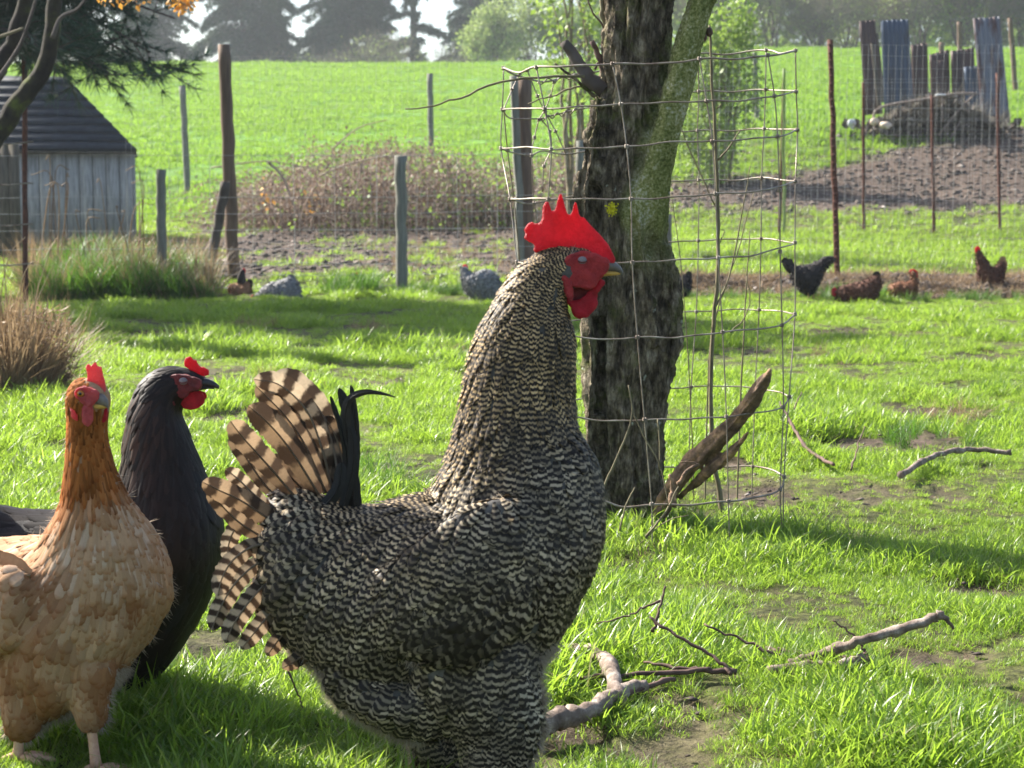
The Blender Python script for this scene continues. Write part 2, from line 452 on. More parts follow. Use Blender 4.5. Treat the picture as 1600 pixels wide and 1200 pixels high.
# ------------------------------------------------------------------ terrain
dL = np.array([[0, None], [12.6, 467], [14, 446], [16, 420], [20, 386], [25, 350], [28, 316], [31, 272], [40, 215], [55, 158], [78, 104]], dtype=object)
dR = np.array([[0, None], [12.9, 467], [13.2, 462], [13.9, 432], [16, 409], [20, 366], [24, 300], [28, 207], [40, 150], [55, 112], [74, 82]], dtype=object)
def _prof(T, zend):
    d = [float(a[0]) for a in T]; z = [0.0] + [CAMZ - (float(a[1]) - HY) * float(a[0]) / FPX for a in T[1:]]
    z[1] = min(z[1], 0.02)
    d += [d[-1] + 12, d[-1] + 40, 160]; z += [z[-1] + .35, z[-1] + 1.0, z[-1] + zend]
    return np.array([-60] + d), np.array([0] + z)
PL = _prof(dL, -3); PR = _prof(dR, -3)
def H(x, y, fine=True):
    x = np.asarray(x, float); y = np.asarray(y, float)
    r = sstep(-.03, .10, x / np.maximum(y, 2.0))
    z = np.interp(y, *PL) * (1 - r) + np.interp(y, *PR) * r
    amp = np.interp(y, [0, 3, 12, 16, 25, 40, 80], [.012, .016, .03, .05, .07, .09, .2])
    z = z + amp * fbm2(x, y, .9, 3, 3) * np.interp(y, [30, 60], [1, .6])
    if fine:
        z = z + np.interp(y, [0, 10, 14, 26, 40], [.012, .014, .035, .04, .0]) * fbm2(x, y, 4.5, 3, 9)
    return z
def ground_at(X, Y):
    """world point where the ray of a photo pixel meets the ground"""
    d = np.geomspace(1.2, 90, 1500)
    P = at(np.full(1500, float(X)), np.full(1500, float(Y)), d)
    g = P[:, 2] - H(P[:, 0], P[:, 1])
    k = np.argmax(g < 0) if (g < 0).any() else 1499
    return P[k]
def gz(x, y): return float(H(np.array([x]), np.array([y]))[0])

PATCH = [  # bare spots: centre px, radii px
 (600, 598, 55, 10), (500, 730, 60, 12), (350, 590, 60, 10), (1400, 690, 95, 22), (1330, 598, 45, 8), (1180, 548, 30, 6), (1260, 640, 30, 8),
 (1500, 606, 50, 6), (1430, 640, 40, 8), (1180, 770, 45, 14), (720, 585, 20, 22), (670, 760, 50, 15), (1540, 560, 40, 6), (870, 1150, 50, 40), (1420, 1020, 70, 18),
 (240, 1040, 60, 14), (330, 950, 30, 8), (1000, 1180, 120, 16), (450, 1150, 60, 10), (1150, 720, 30, 8), (1540, 920, 60, 10), (250, 525, 60, 8), (570, 515, 40, 6), (1350, 520, 60, 6),
 (60, 700, 50, 8), (420, 640, 60, 7), (1290, 860, 40, 8), (950, 880, 40, 8), (1100, 1140, 50, 8), (980, 590, 30, 60)]
def dirt(x, y):
    x = np.asarray(x, float); y = np.asarray(y, float)
    ok = y > 1.2
    P = np.stack([x, np.maximum(y, 1.2), H(x, y, False)], -1)
    Q = proj(P); X, Y = Q[..., 0], Q[..., 1]
    n1 = fbm2(x, y, 2.2, 4, 21); n2 = fbm2(x, y, 9, 3, 33); n3 = fbm2(x, y, 26, 2, 35)
    m = np.zeros(x.shape)
    for (a, b, ra, rb) in PATCH:
        q = ((X - a) / ra) ** 2 + ((Y - b) / rb) ** 2
        m = np.maximum(m, np.where(ok & (q < 6), 1 - sstep(.2, 1.5, q * .55 + n2 * 1.6 + n3 * 1.2 + .1), 0) * .95)
    m = np.maximum(m, sstep(.22, .45, n1 * .6 + .6 * n2 + .3 * n3) * .6 * (y < 13))
    # trodden bank below the fence, muddy strips behind it
    bank = sstep(12.9, 13.25, y + .2 * n1) * (1 - sstep(14.1, 14.5, y + .3 * n1)) * sstep(-.0, .03, x / np.maximum(y, 1))
    mudl = sstep(14.2, 15, y + .5 * n1) * (1 - sstep(24.5, 26.5, y)) * (1 - sstep(.03, .06, x / np.maximum(y, 1))) * sstep(-.20, -.165, x / np.maximum(y, 1))
    mudl = mudl * sstep(-.55, -.1, n1 + .3 * n2)
    yc = 23.5 + 2.2 * sstep(.15, .3, x / np.maximum(y, 1))
    wd = 1.7 + 2.6 * sstep(.12, .3, x / np.maximum(y, 1))
    path = (1 - sstep(.6, 1.15, np.abs(y - yc) / wd + .35 * n1)) * sstep(.02, .06, x / np.maximum(y, 1))
    return np.clip(np.maximum.reduce([m, bank * .97, mudl, path]), 0, 1)

ys = np.concatenate([[-40, -20, -8, -2, 0.5], np.geomspace(1.3, 90, 520), np.geomspace(92, 158, 16)])
us = np.concatenate([np.linspace(-1, -.36, 14, endpoint=False), np.linspace(-.36, .36, 330), np.linspace(.36, 1, 15)[1:]])
YY, UU = np.meshgrid(ys, us, indexing='ij')
XX = UU * (np.maximum(YY, 1.3) + np.where(YY < 1.3, (1.3 - YY) * 1.0, 0) + 0.3)
XX = np.where(YY > 0, XX, UU * 60)
g = Geo()
zz = H(XX, YY); dm = dirt(XX, YY)
zz = zz - dm * np.interp(YY, [0, 12, 14], [.012, .02, 0]) 
nu = len(us); ny = len(ys)
i, j = np.meshgrid(np.arange(ny - 1), np.arange(nu - 1), indexing='ij'); a = i * nu + j
g.add(np.stack([XX, YY, zz], -1), np.stack([a, a + 1, a + nu + 1, a + nu], -1).reshape(-1, 4), dirt=dm.ravel())
m, nt, b = nmat('ground_soil')
v = objvec(nt); ad = N(nt, 'ShaderNodeAttribute', attribute_name='dirt')
n1 = noise(nt, 14, 6, .7, v); n2 = noise(nt, 1.3, 4, .6, v)
soil = ramp(nt, n1, [(.3, (.03, .021, .016)), (.5, (.075, .053, .04)), (.64, (.135, .10, .078)), (.78, (.28, .23, .18))])
sep = N(nt, 'ShaderNodeSeparateXYZ'); nt.links.new(v, sep.inputs[0])
fld = math_(nt, 'SMOOTH_MIN', math_(nt, 'MAXIMUM', math_(nt, 'DIVIDE', math_(nt, 'SUBTRACT', sep.outputs[1], 24), 8), 0), 1, .1)
gr_n = ramp(nt, math_(nt, 'ADD', math_(nt, 'MULTIPLY', n2, .35), math_(nt, 'MULTIPLY', noise(nt, 42, 5, .75, v), .65)), [(.38, (.022, .022, .01)), (.5, (.06, .065, .02)), (.62, (.12, .13, .035)), (.72, (.2, .17, .08))])
gr_f = ramp(nt, noise(nt, 3, 5, .6, v), [(.3, (.07, .17, .018)), (.7, (.12, .25, .03))])
grs = mixc(nt, fld, gr_n, gr_f)
nt.links.new(mixc(nt, ad.outputs['Fac'], grs, soil), b.inputs['Base Color'])
b.inputs['Roughness'].default_value = .92; b.inputs['Specular IOR Level'].default_value = .2
bump(nt, n1, .8, .03, b)
M_ground = m
ground = mk('ground', g, M_ground); kind(ground, 'structure')

# ------------------------------------------------------------------ generators for plants
def leaf_geo(C, size, asp=.45, r=rng, geo=None, up=0.0, droop=None):
    """bent diamond leaves at C (n,3)"""
    geo = geo or Geo(); n = len(C)
    size = np.broadcast_to(size, (n,)) * r.uniform(.6, 1.3, n)
    d = r.normal(size=(n, 3)); d[:, 2] += up
    if droop is not None: d = d * .5 + droop
    d /= np.linalg.norm(d, axis=1)[:, None]
    s = np.cross(d, r.normal(size=(n, 3))); s /= np.linalg.norm(s, axis=1)[:, None]
    nn = np.cross(d, s)
    L = size[:, None]
    V = np.stack([C, C + d * L * .5 + s * L * asp * .5 + nn * L * .08, C + d * L, C + d * L * .5 - s * L * asp * .5 + nn * L * .08], 1).reshape(-1, 3)
    F = np.arange(4 * n).reshape(n, 4)
    return geo.add(V, F, bl=np.repeat(r.random(n), 4))
def needle_geo(C, D, n_each, length, width, spread, r=rng, geo=None):
    """bunches of needles (thin triangles) around direction D"""
    geo = geo or Geo(); n = len(C)
    Cn = np.repeat(C, n_each, 0); Dn = np.repeat(D, n_each, 0) + r.normal(size=(n * n_each, 3)) * spread
    Dn /= np.linalg.norm(Dn, axis=1)[:, None]
    s = np.cross(Dn, r.normal(size=Dn.shape)); s /= np.linalg.norm(s, axis=1)[:, None]
    L = (length * r.uniform(.6, 1.2, len(Cn)))[:, None]
    V = np.stack([Cn - s * width / 2, Cn + s * width / 2, Cn + Dn * L], 1).reshape(-1, 3)
    return geo.add(V, np.arange(3 * len(Cn)).reshape(-1, 3), bl=np.repeat(np.repeat(r.random(n), n_each), 3))
def cane(P0, P1, arch, n=7, r=rng):
    t = np.linspace(0, 1, n)[:, None]
    P = P0 * (1 - t) + P1 * t; P[:, 2] += arch * 4 * t[:, 0] * (1 - t[:, 0])
    return P + r.normal(size=P.shape) * np.linalg.norm(P1 - P0) * .02
def far_conifer(X, d, h, rad, label, dens=1.0, low=.02, lean=0, gap=0.0):
    x = (X - CX) / FPX * d; z0 = gz(x, d)
    t = thing('conifer', label, 'tree', (x, d, z0), 'conifers beyond the field crest')
    P = np.array([[x, d, z0 - .3], [x + lean * .5, d, z0 + h * .5], [x + lean, d, z0 + h]])
    mk('trunk', Geo().add(*tube(catmull(P, 5), np.linspace(h * .016, .02, 11), 7)), M_cbark, t)
    C = []; D = []; B = Geo()
    z = low * h
    while z < h * .97:
        f = 1 - z / h
        L = rad * (f ** .6) * rng.uniform(.7, 1.25)
        for k in range(rng.integers(4, 7)):
            if rng.random() < gap + .06: continue
            an = rng.uniform(0, 2 * math.pi); l = L * rng.uniform(.6, 1.15)
            dr = np.array([math.cos(an), math.sin(an), 0])
            s = np.linspace(.12, 1, max(3, int(l * 6)))
            Q = np.array([x + lean * z / h, d, z0 + z]) + dr * (s * l)[:, None]
            Q[:, 2] += (.12 * s - .42 * s * s) * l
            B.add(*tube(Q[[0, len(Q) // 2, -1]], np.array([.035, .02, .008]), 3, False)[:2])
            rep = 6
            q = np.repeat(Q, rep, 0); side = np.array([-dr[1], dr[0], 0])
            q = q + side * (rng.uniform(-.32, .32, len(q)) * l * np.repeat(1.15 - s * .8, rep))[:, None] + rng.normal(size=q.shape) * .06
            C.append(q); D.append(np.tile(dr * .6 + np.array([0, 0, -.55]), (len(q), 1)))
        z += h * .03 / dens
    C = np.concatenate(C); D = np.concatenate(D)
    kind(mk('branches', B, M_cbark, t), 'stuff')
    kind(mk('crown', needle_geo(C, D, 7, .42, .06, .55), M_conf, t, False), 'stuff')
    return t
M_cbark = simple('conifer_bark', [(.3, (.05, .04, .035)), (.7, (.13, .11, .10))], 6, .9)
M_conf = leafy('conifer_needles', [(0, (.012, .038, .02)), (.5, (.03, .07, .035)), (1, (.06, .11, .05))], (.06, .15, .04), .2, .6)
M_pine = leafy('pine_needles', [(0, (.012, .04, .026)), (.6, (.025, .07, .04)), (.93, (.06, .12, .07)), (1, (.4, .4, .36))], (.04, .12, .05), .22, .4)
M_leafy = leafy('spring_leaf', [(0, (.09, .17, .03)), (.6, (.15, .25, .05)), (1, (.24, .33, .09))], (.35, .5, .08), .4, .5)
M_willow = leafy('pale_leaf', [(0, (.13, .2, .06)), (.6, (.2, .28, .08)), (1, (.3, .36, .13))], (.4, .5, .14), .4, .55)
M_dkleaf = leafy('dark_leaf', [(0, (.03, .07, .02)), (.6, (.05, .10, .03)), (1, (.10, .16, .05))], (.12, .25, .04), .35, .5)
M_twig = leafy('bare_twigs', [(0, (.09, .08, .055)), (.5, (.165, .15, .11)), (1, (.27, .24, .18))], (.2, .17, .15), .1, .8)
M_twigr = leafy('bramble_litter', [(0, (.075, .045, .032)), (.5, (.175, .115, .08)), (1, (.38, .3, .24))], (.36, .24, .16), .2, .8)
M_orange = leafy('orange_leaf', [(0, (.5, .22, .04)), (1, (.7, .4, .08))], (.8, .4, .06), .4, .6)

def shrub(name, label, cat, X, d, h, rad, leafm, nleaf, lsize, group=None, ntwig=500, ystretch=1.0, lift=0.15, twl=.9):
    x = (X - CX) / FPX * d; z0 = gz(x, d)
    t = thing(name, label, cat, (x, d, z0), group)
    B = Geo(); tips = []
    nst = 9
    for k in range(nst):
        an = rng.uniform(0, 2 * math.pi); q = rng.uniform(.2, 1)
        e = np.array([x + math.cos(an) * rad * q * .8, d + math.sin(an) * rad * q * .8 * ystretch, z0 + h * rng.uniform(.6, 1.0)])
        P = cane(np.array([x + math.cos(an) * .1, d, z0 - .1]), e, h * .08)
        B.add(*tube(P, np.linspace(min(.009 * h + .003, .05), .004, len(P)), 5)); tips.append(P)
    kind(mk('stems', B, M_sucker if h < 3 else M_cbark, t), 'stuff')
    # clumps
    nc = 60
    u = rng.normal(size=(nc, 3)); u /= np.linalg.norm(u, axis=1)[:, None]; u *= rng.random((nc, 1)) ** .45
    c = np.array([x, d, z0 + h * (.5 + lift * .5)]) + u * np.array([rad, rad * ystretch, h * .5])
    if ntwig:
        C = c[rng.integers(0, nc, ntwig)] + rng.normal(size=(ntwig, 3)) * rad * .16
        D = C - np.array([x, d, z0]); D[:, 2] *= .6; D /= np.linalg.norm(D, axis=1)[:, None]
        kind(mk('twigs', needle_geo(C - D * twl * .4, D, 2, twl, twl * .022, .4), M_twig, t, False), 'stuff')
    if nleaf:
        w = rng.random(nc) ** 1.5; w /= w.sum()
        C = c[rng.choice(nc, nleaf, p=w)] + rng.normal(size=(nleaf, 3)) * np.array([rad, rad, h * .6]) * .15
        C[:, 2] = np.maximum(C[:, 2], z0 + .05)
        kind(mk('crown', leaf_geo(C, lsize, .6), leafm, t, False), 'stuff')
    return t

# ------------------------------------------------------------------ far tree line
far_conifer(385, 104, 13, 3.6, 'broad dark conifer standing left of the other conifers on the field crest', 1.15)
far_conifer(430, 108, 9, 1.6, 'slim conifer between the broad conifer and the sky gap', 1.0)
far_conifer(545, 103, 14, 3.3, 'dense dark blue-green conifer in the middle of the crest row', 1.3)
far_conifer(592, 107, 9.5, 1.7, 'greyer conifer right beside the densest middle one', 1.0)
far_conifer(648, 101, 15, 2.2, 'thin see-through conifer with bare trunk beside the bright sky gap', .6, gap=.35)
far_conifer(737, 105, 13, 2.1, 'dark conifer standing left behind the pale green bushes', 1.1)
far_conifer(775, 112, 12, 2.4, 'conifer mostly hidden behind the pale green bushes', 1.1)
far_conifer(240, 104, 12, 3.0, 'far conifer seen through the near pine boughs', 1.1)
for X, d, h, rad, lab in ((500, 97, 1.6, 1.5, 'low bare shrub at the foot of the left crest conifers'), (575, 96, 2.6, 1.8, 'greyish bare shrub below the middle conifers'),
                          (620, 95, 2.6, 1.6, 'bare rounded shrub below the thin see-through conifer'), (705, 96, 1.9, 1.5, 'low brownish bare shrub left of the pale green bushes'),
                          (420, 98, 1.4, 2.0, 'low dark scrub below the broad conifer')):
    shrub('bare_shrub', lab, 'shrub', X, d, h, rad, M_willow, 260, .12, 'bare shrubs along the crest', 900, 1, .1, .55)
for X, d, h, rad, lab, lm in ((770, 88, 3.0, 1.5, 'pale green willow bush, leftmost of the bushes on the crest', M_willow), (830, 90, 4.0, 2.0, 'tall pale green willow bush in the middle of its clump', M_willow),
                          (890, 89, 3.8, 1.7, 'green bush on the crest just left of the apple tree trunk', M_leafy), (925, 92, 4.2, 1.8, 'darker green bush on the crest partly behind the trunk', M_dkleaf)):
    shrub('willow_bush', lab, 'bush', X, d, h, rad, lm, 5200, .17, 'leafy bushes on the crest', 700, 1, .2, .6)
th = [(1075, 84, 5.5, 2.0, M_willow, 2600), (1140, 83, 5, 1.9, M_willow, 1300), (1205, 85, 6, 2.2, M_leafy, 2400), (1270, 82, 3.6, 2.0, M_willow, 300), (1320, 87, 6.5, 2.2, M_willow, 3600), (1385, 83, 4.0, 2.0, M_willow, 900),
      (1430, 88, 6.5, 2.1, M_dkleaf, 3600), (1490, 84, 5.5, 2.0, M_leafy, 2400), (1540, 83, 5, 1.8, M_dkleaf, 1500), (1590, 85, 6, 2.2, M_leafy, 2200), (1660, 85, 6, 2.4, M_willow, 1800), (1000, 86, 5, 2, M_leafy, 1500)]
labs = ['leafing bush at the crest seen right of the mossy limb', 'grey twiggy bush above the back wire of the tree cage', 'grey-green bush above the right corner of the tree cage', 'low bare grey bush left of the knobbly metal stake top',
        'yellow-green leafing bush right of the stake top', 'bare grey bush left of the corrugated sheets', 'dark green bush above the blue-grey corrugated sheet', 'green bush above the low middle sheets', 'dark bush above the rust-streaked right sheet',
        'bush at the right edge of the crest thicket', 'bush past the right end of the crest thicket', 'bush on the crest hidden behind the apple trunk']
for q, l in zip(th, labs):
    shrub('thicket_bush', l, 'bush', q[0], q[1], q[2], q[3], q[4], int(q[5] * 1.7 + 500), .15, 'thicket along the right crest', 5200, 1.3, .2, .6)
# far wood as one mass behind the right thicket, low ground behind conifers
C = np.stack([rng.uniform(8, 34, 5200), rng.uniform(93, 100, 5200), rng.uniform(6.5, 12.5, 5200)], -1)
C[:, 2] -= np.abs(fbm2(C[:, 0], C[:, 1], .3, 3, 5)) * 2
kind(mk('far_wood', leaf_geo(C, .6, .7), M_leafy, None, False), 'stuff')

# green shrub behind the tree cage, twigs with fresh leaves left of the trunk
shrub('leafy_shrub', 'green shrub with small leaves standing behind the tree cage', 'shrub', 1120, 24.5, 2.3, .62, M_leafy, 8500, .07, None, 500, 1, .1, .3)
shrub('leafy_shrub', 'low dark green bush in the brambles left of the double fence post', 'shrub', 765, 23.5, .55, .5, M_dkleaf, 1500, .05, None, 100, 1, .1, .2)
shrub('sapling', 'young leafy sapling just left of the apple trunk', 'tree', 905, 17, 2.9, .42, M_leafy, 1500, .06, None, 60, 1, .75, .3)

# ------------------------------------------------------------------ bramble thicket
br = thing('bramble_thicket', 'tangled brown bramble thicket with arching canes behind the wire fence', 'brambles', tuple(ground_at(600, 350)))
G = Geo(); Lf = []; Lit = []
for k in range(1500):
    X = rng.uniform(370, 960); d = rng.uniform(22.5, 27.5)
    top = (0.95 + .25 * math.sin(X * .013)) * np.interp(X, [370, 430, 540, 700, 960], [.45, .8, 1.0, .95, .8])
    x = (X - CX) / FPX * d; z = gz(x, d)
    an = rng.uniform(0, 2 * math.pi); L = rng.uniform(.3, 1.3)
    P0 = np.array([x, d, z]); P1 = np.array([x + math.cos(an) * L, d + math.sin(an) * L * .6, z + rng.uniform(-.05, .35) * top])
    P = cane(P0, P1, rng.uniform(.15, .8) * top)
    G.add(*tube(P, np.linspace(.007, .003, 7) * rng.uniform(.6, 1.3), 3, False)[:2], bl=np.full(21, rng.random()))
    Lit.append(P[1:] + rng.normal(size=(6, 3)) * .05)
    if rng.random() < np.interp(X, [370, 560, 700, 960], [.25, .3, .8, .8]): Lf.append(P[2:] + rng.normal(size=(5, 3)) * .08)
kind(mk('canes', G, M_twigr, br), 'stuff')
Lit = np.concatenate(Lit); Lit = np.repeat(Lit, 3, 0); Lit += rng.normal(size=Lit.shape) * .09
kind(mk('dead_leaves', leaf_geo(Lit, .06, .5), M_twigr, br, False), 'stuff')
Lf = np.concatenate(Lf)
kind(mk('leaves', leaf_geo(np.concatenate([Lf, Lf + rng.normal(size=Lf.shape) * .06]), .055, .7), M_leafy, br, False), 'stuff')
for pts, r_ in (([(418, 252), (440, 275), (455, 310), (470, 345), (490, 380)], .018), ([(565, 255), (560, 285), (545, 325)], .013), ([(500, 275), (540, 258), (600, 245), (660, 243)], .013), ([(300, 392), (400, 330), (440, 330)], .01), ([(520, 232), (560, 200), (605, 187)], .01), ([(330, 262), (420, 252), (500, 268)], .01)):
    Q = catmull(np.array(pts, float), 5); P = at(Q[:, 0], Q[:, 1], 22.3)
    mk('pale_cane', Geo().add(*tube(P, np.linspace(r_, r_ * .5, len(P)), 6), bl=np.full(len(P) * 6 + 2, .95)), M_twigr, br)
for (a, bq) in ((485, 320), (415, 300)):
    C = at(a + rng.normal(size=12) * 5, bq + rng.normal(size=12) * 12, 22.4)
    mk('orange_leaves', leaf_geo(C, .07, .6), M_orange, br, False)

# clods and litter on the mud and on the bank: rough debris
def debris(name, region, n, size, m):
    C = []
    while len(C) < n:
        X, d = region()
        x = (X - CX) / FPX * d; C.append((x, d, 0))
    C = np.array(C); C[:, 2] = H(C[:, 0], C[:, 1])
    geo = Geo()
    u = np.array([[1, 0, 0], [-1, 0, 0], [0, 1, 0], [0, -1, 0], [0, 0, 1], [0, 0, -1]], float)
    F = np.array([[0, 2, 4], [2, 1, 4], [1, 3, 4], [3, 0, 4], [2, 0, 5], [1, 2, 5], [3, 1, 5], [0, 3, 5]])
    s = size * rng.uniform(.3, 1.3, (n, 1, 1)) * np.stack([rng.uniform(.7, 1.6, n), rng.uniform(.7, 1.6, n), rng.uniform(.3, .8, n)], -1)[:, None]
    V = (u[None] * s + rng.normal(size=(n, 6, 3)) * s * .25) + C[:, None]
    geo.add(V, (F[None] + (np.arange(n) * 6)[:, None, None]).reshape(-1, 3), bl=np.repeat(rng.random(n), 6))
    return kind(mk(name, geo, m, None, False), 'stuff')
M_clod = leafy('earth_clods', [(0, (.025, .019, .015)), (.6, (.07, .053, .042)), (.93, (.13, .105, .088)), (1, (.36, .32, .29))], (.1, .08, .07), .02, .9)
debris('mud_clods', lambda: (rng.uniform(320, 960), rng.uniform(14.5, 25)), 4200, .035, M_clod)
debris('bank_clods', lambda: (rng.uniform(930, 1750), rng.uniform(13.1, 14.3)), 3600, .028, M_clod)
_d = 2.0 + 11 * rng.random(30000) ** .8; _X = rng.uniform(0, 1600, 30000)
_k = np.flatnonzero(rng.random(30000) < dirt((_X - CX) / FPX * _d, _d) ** 2)[:700]
_it = iter(list(zip(_X[_k], _d[_k])))
def in_patch(): return next(_it)
debris('lawn_clods', in_patch, len(_k), .006, M_clod)
debris('path_clods', lambda: ((lambda X: (X, rng.uniform(21.5, 26.5) + (X > 1250) * rng.uniform(-.5, 2.5)))(rng.uniform(980, 1700))), 3600, .04, M_clod)
C = np.stack([np.zeros(2600)] * 3, -1); X = rng.uniform(930, 1750, 2600); C[:, 1] = rng.uniform(13.05, 14.3, 2600); C[:, 0] = (X - CX) / FPX * C[:, 1]; C[:, 2] = H(C[:, 0], C[:, 1]) + .01
D = rng.normal(size=C.shape); D[:, 2] = np.abs(D[:, 2]) * .4
kind(mk('straw_litter', needle_geo(C, D / np.linalg.norm(D, axis=1)[:, None], 5, .10, .005, .6), M_dryg, None, False), 'stuff')

# ------------------------------------------------------------------ fences
def px_post(X0, Y0, X1, Y1, d, wpx, m, parent, name, label=None, sq=False, jag=.004, ddep=0):
    P = np.stack([at(X0, Y0, d + ddep), at(X1, Y1, d)])
    z = gz(P[1, 0], P[1, 1])
    if P[1, 2] > z - .1:
        k = (P[0, 2] - (z - .1)) / (P[0, 2] - P[1, 2]); P[1] = P[0] + (P[1] - P[0]) * k
    r_ = wpx / 2 * d / FPX
    Q = np.stack([P[1] * (1 - t) + P[0] * t for t in np.linspace(0, 1, 14)])
    Q[1:-1] += rng.normal(size=(12, 3)) * jag
    if sq:
        V, F, F3 = tube(Q, r_ * 1.25, 4)
    else:
        V, F, F3 = tube(Q, r_ * (1 + rng.normal(size=14) * .03), 12)
    V = V + fbm(V * 25, 2, 4)[:, None] * r_ * .12
    o = mk(name, Geo().add(V, F, F3), m, parent, smooth=not sq)
    if label: o['label'] = label
    return o
def wire_run(pts_bot, hz, vstep, r_, geo=None, wob=.006):
    """pts_bot: ground polyline (x,y); hz heights; grid of thin wires"""
    geo = geo or Geo(); P = np.array(pts_bot, float)
    seg = np.linalg.norm(np.diff(P, axis=0), axis=1); s = np.concatenate([[0], np.cumsum(seg)])
    def along(t): return np.stack([np.interp(t, s, P[:, 0]), np.interp(t, s, P[:, 1])], -1)
    tt = np.arange(0, s[-1], .35); A = along(tt); zb = H(A[:, 0], A[:, 1], False)
    zb = np.convolve(np.pad(zb, 4, 'edge'), np.ones(9) / 9, 'valid')
    for h in hz:
        Q = np.concatenate([A, (zb + h + wob * rng.normal(size=len(A)))[:, None]], 1); Q[:, 1] += .02 * np.sin(tt * 1.3 + h)
        geo.add(*tube(Q, r_ * 1.15, 3, False)[:2])
    for t in np.arange(0, s[-1], vstep):
        a = along(np.array([t]))[0]; z = np.interp(t, tt, zb)
        n = 5; hh = np.linspace(hz[0], hz[-1], n)
        Q = np.stack([np.full(n, a[0]) + rng.normal(size=n) * .004, np.full(n, a[1]) + .02 * np.sin(t * 1.3 + hh), z + hh], -1)
        geo.add(*tube(Q, r_, 3, False)[:2])
    return geo
def gx(X, d): return (X - CX) / FPX * d
# tall mesh fence along the top of the bank
fA = thing('wire_fence', 'tall fine-mesh wire fence running behind the whole flock of hens', 'fence', (0, 14.3, gz(0, 14.3)))
px_post(350, 70, 365, 442, 14.6, 19, M_postb, fA, 'post', 'tall round brown wooden post')
px_post(352, 284, 324, 440, 14.2, 15, M_cbark, fA, 'brace_post', 'short dark post leaning against the tall brown one')
px_post(819, 123, 822, 440, 14.6, 24, M_postb, fA, 'post', 'square-cut wooden post behind the left cage corner')
px_post(803, 118, 806, 196, 14.5, 12, M_postg, fA, 'board', 'dark board strapped to the square-cut post', True)
px_post(1297, 62, 1309, 447, 13.9, 9, M_rust, fA, 'metal_post', 'knobbly dark metal stake, tallest on the right')
g = Geo()
for k in range(30):
    c = at(1297 + 12 * k / 30, 70 + k * 12.3, 13.87); ellip(c, (.018, .012, .012), g, 5)
kind(mk('studs', g, M_rust, fA), 'stuff')
px_post(1044, 335, 1047, 480, 14.3, 10, M_postg, fA, 'post', 'pale grey post right of the apple trunk')
hz = [0.02] + list(np.arange(.1, 1.75, .1)) + [1.78]
kind(mk('wire_mesh', wire_run([(gx(200, 14.6), 14.6), (gx(822, 14.7), 14.7), (gx(1309, 13.95), 13.95), (gx(1720, 13.9), 13.9)], hz, .052, .00085), M_fwire, fA), 'stuff')
# low stock fence in front on the left
fB = thing('stock_fence', 'low stock fence of wide-spaced wires on short grey posts', 'fence', (gx(627, 13.2), 13.2, gz(gx(627, 13.2), 13.2)))
px_post(252, 265, 253, 456, 13.0, 15, M_postg, fB, 'post', 'short grey post in the long grass')
px_post(626, 244, 628, 466, 13.1, 18, M_postg, fB, 'post', 'short thick grey post in the middle of the muddy ground')
px_post(906, 220, 907, 470, 13.4, 13, M_postg, fB, 'post', 'grey post just left of the apple trunk')
kind(mk('wires', wire_run([(gx(0, 12.8), 12.8), (gx(253, 13.05), 13.05), (gx(627, 13.15), 13.15), (gx(907, 13.45), 13.45)], [.04, .13, .22, .33, .46, .58, .70, 1.0], .3, .0017), M_fwire, fB), 'stuff')
# second wire fence with rusty rods, right
fC = thing('rod_fence', 'wire fence hung on thin rusty rods in front of the corrugated sheets', 'fence', (gx(1400, 19.5), 19.5, gz(gx(1400, 19.5), 19.5)))
for X0, Y0, X1, Y1, lab in ((1349, 128, 1350, 370, 'rusty rod left of the sheets'), (1456, 148, 1459, 348, 'rusty rod in front of the low middle sheets'), (1558, 114, 1562, 332, 'rusty rod in front of the right sheet'), (1225, 118, 1218, 350, 'rod with a pale tip seen through the cage'), (1660, 110, 1662, 330, 'rusty rod at the right end')):
    px_post(X0, Y0, X1, Y1, 20.0, 5, M_rust, fC, 'rod', lab, jag=.002)
px_post(1225, 107, 1225, 128, 19.9, 5, M_willow, fC, 'rod_tip', 'pale split tip of the left rod')
kind(mk('wire_mesh', wire_run([(gx(1080, 20), 20.05), (gx(1720, 20), 20.05)], list(np.arange(.05, 1.75, .11)), .1, .0009), M_fwire, fC), 'stuff')
# field fence
fD = thing('field_fence', 'old field fence of weathered posts at the foot of the green field', 'fence', (gx(672, 30), 30, gz(gx(672, 30), 30)))
for X0, Y0, X1, Y1, d, w, lab in ((285, 134, 292, 275, 29, 10, 'weathered post nearest the shed roof'), (672, 115, 674, 250, 30, 9, 'weathered post beyond the brambles'), (1179, 82, 1183, 200, 30, 8, 'thin post seen through the right half of the cage')):
    px_post(X0, Y0, X1, Y1, d, w, M_postg, fD, 'post', lab, jag=.004)
g = Geo()
for h in (.35, .7, 1.05, 1.3):
    xs = np.linspace(gx(-100, 29), gx(1180, 30), 40); yy = 29.3 + .02 * xs
    g.add(*tube(np.stack([xs, yy, H(xs, yy, False) + h + .01 * rng.normal(size=40)], -1), .0022, 3, False)[:2])
kind(mk('wires', g, M_fwire, fD), 'stuff')
for X0, Y0, X1, Y1, d, lab in ((1578, 28, 1587, 142, 41, 'pale wooden post right of the rust-streaked sheet'), (1499, 34, 1501, 120, 45, 'pale wooden post showing between the sheets'), (1471, 66, 1472, 120, 47, 'short pale post top above the low middle sheets')):
    P = at(X1, Y1, d); o = px_post(X0, Y0, X1, Y1, d, 8, M_postb, None, 'wooden_post'); 
    o['label'] = lab; o['category'] = 'post'; o['group'] = 'posts beyond the corrugated sheets'
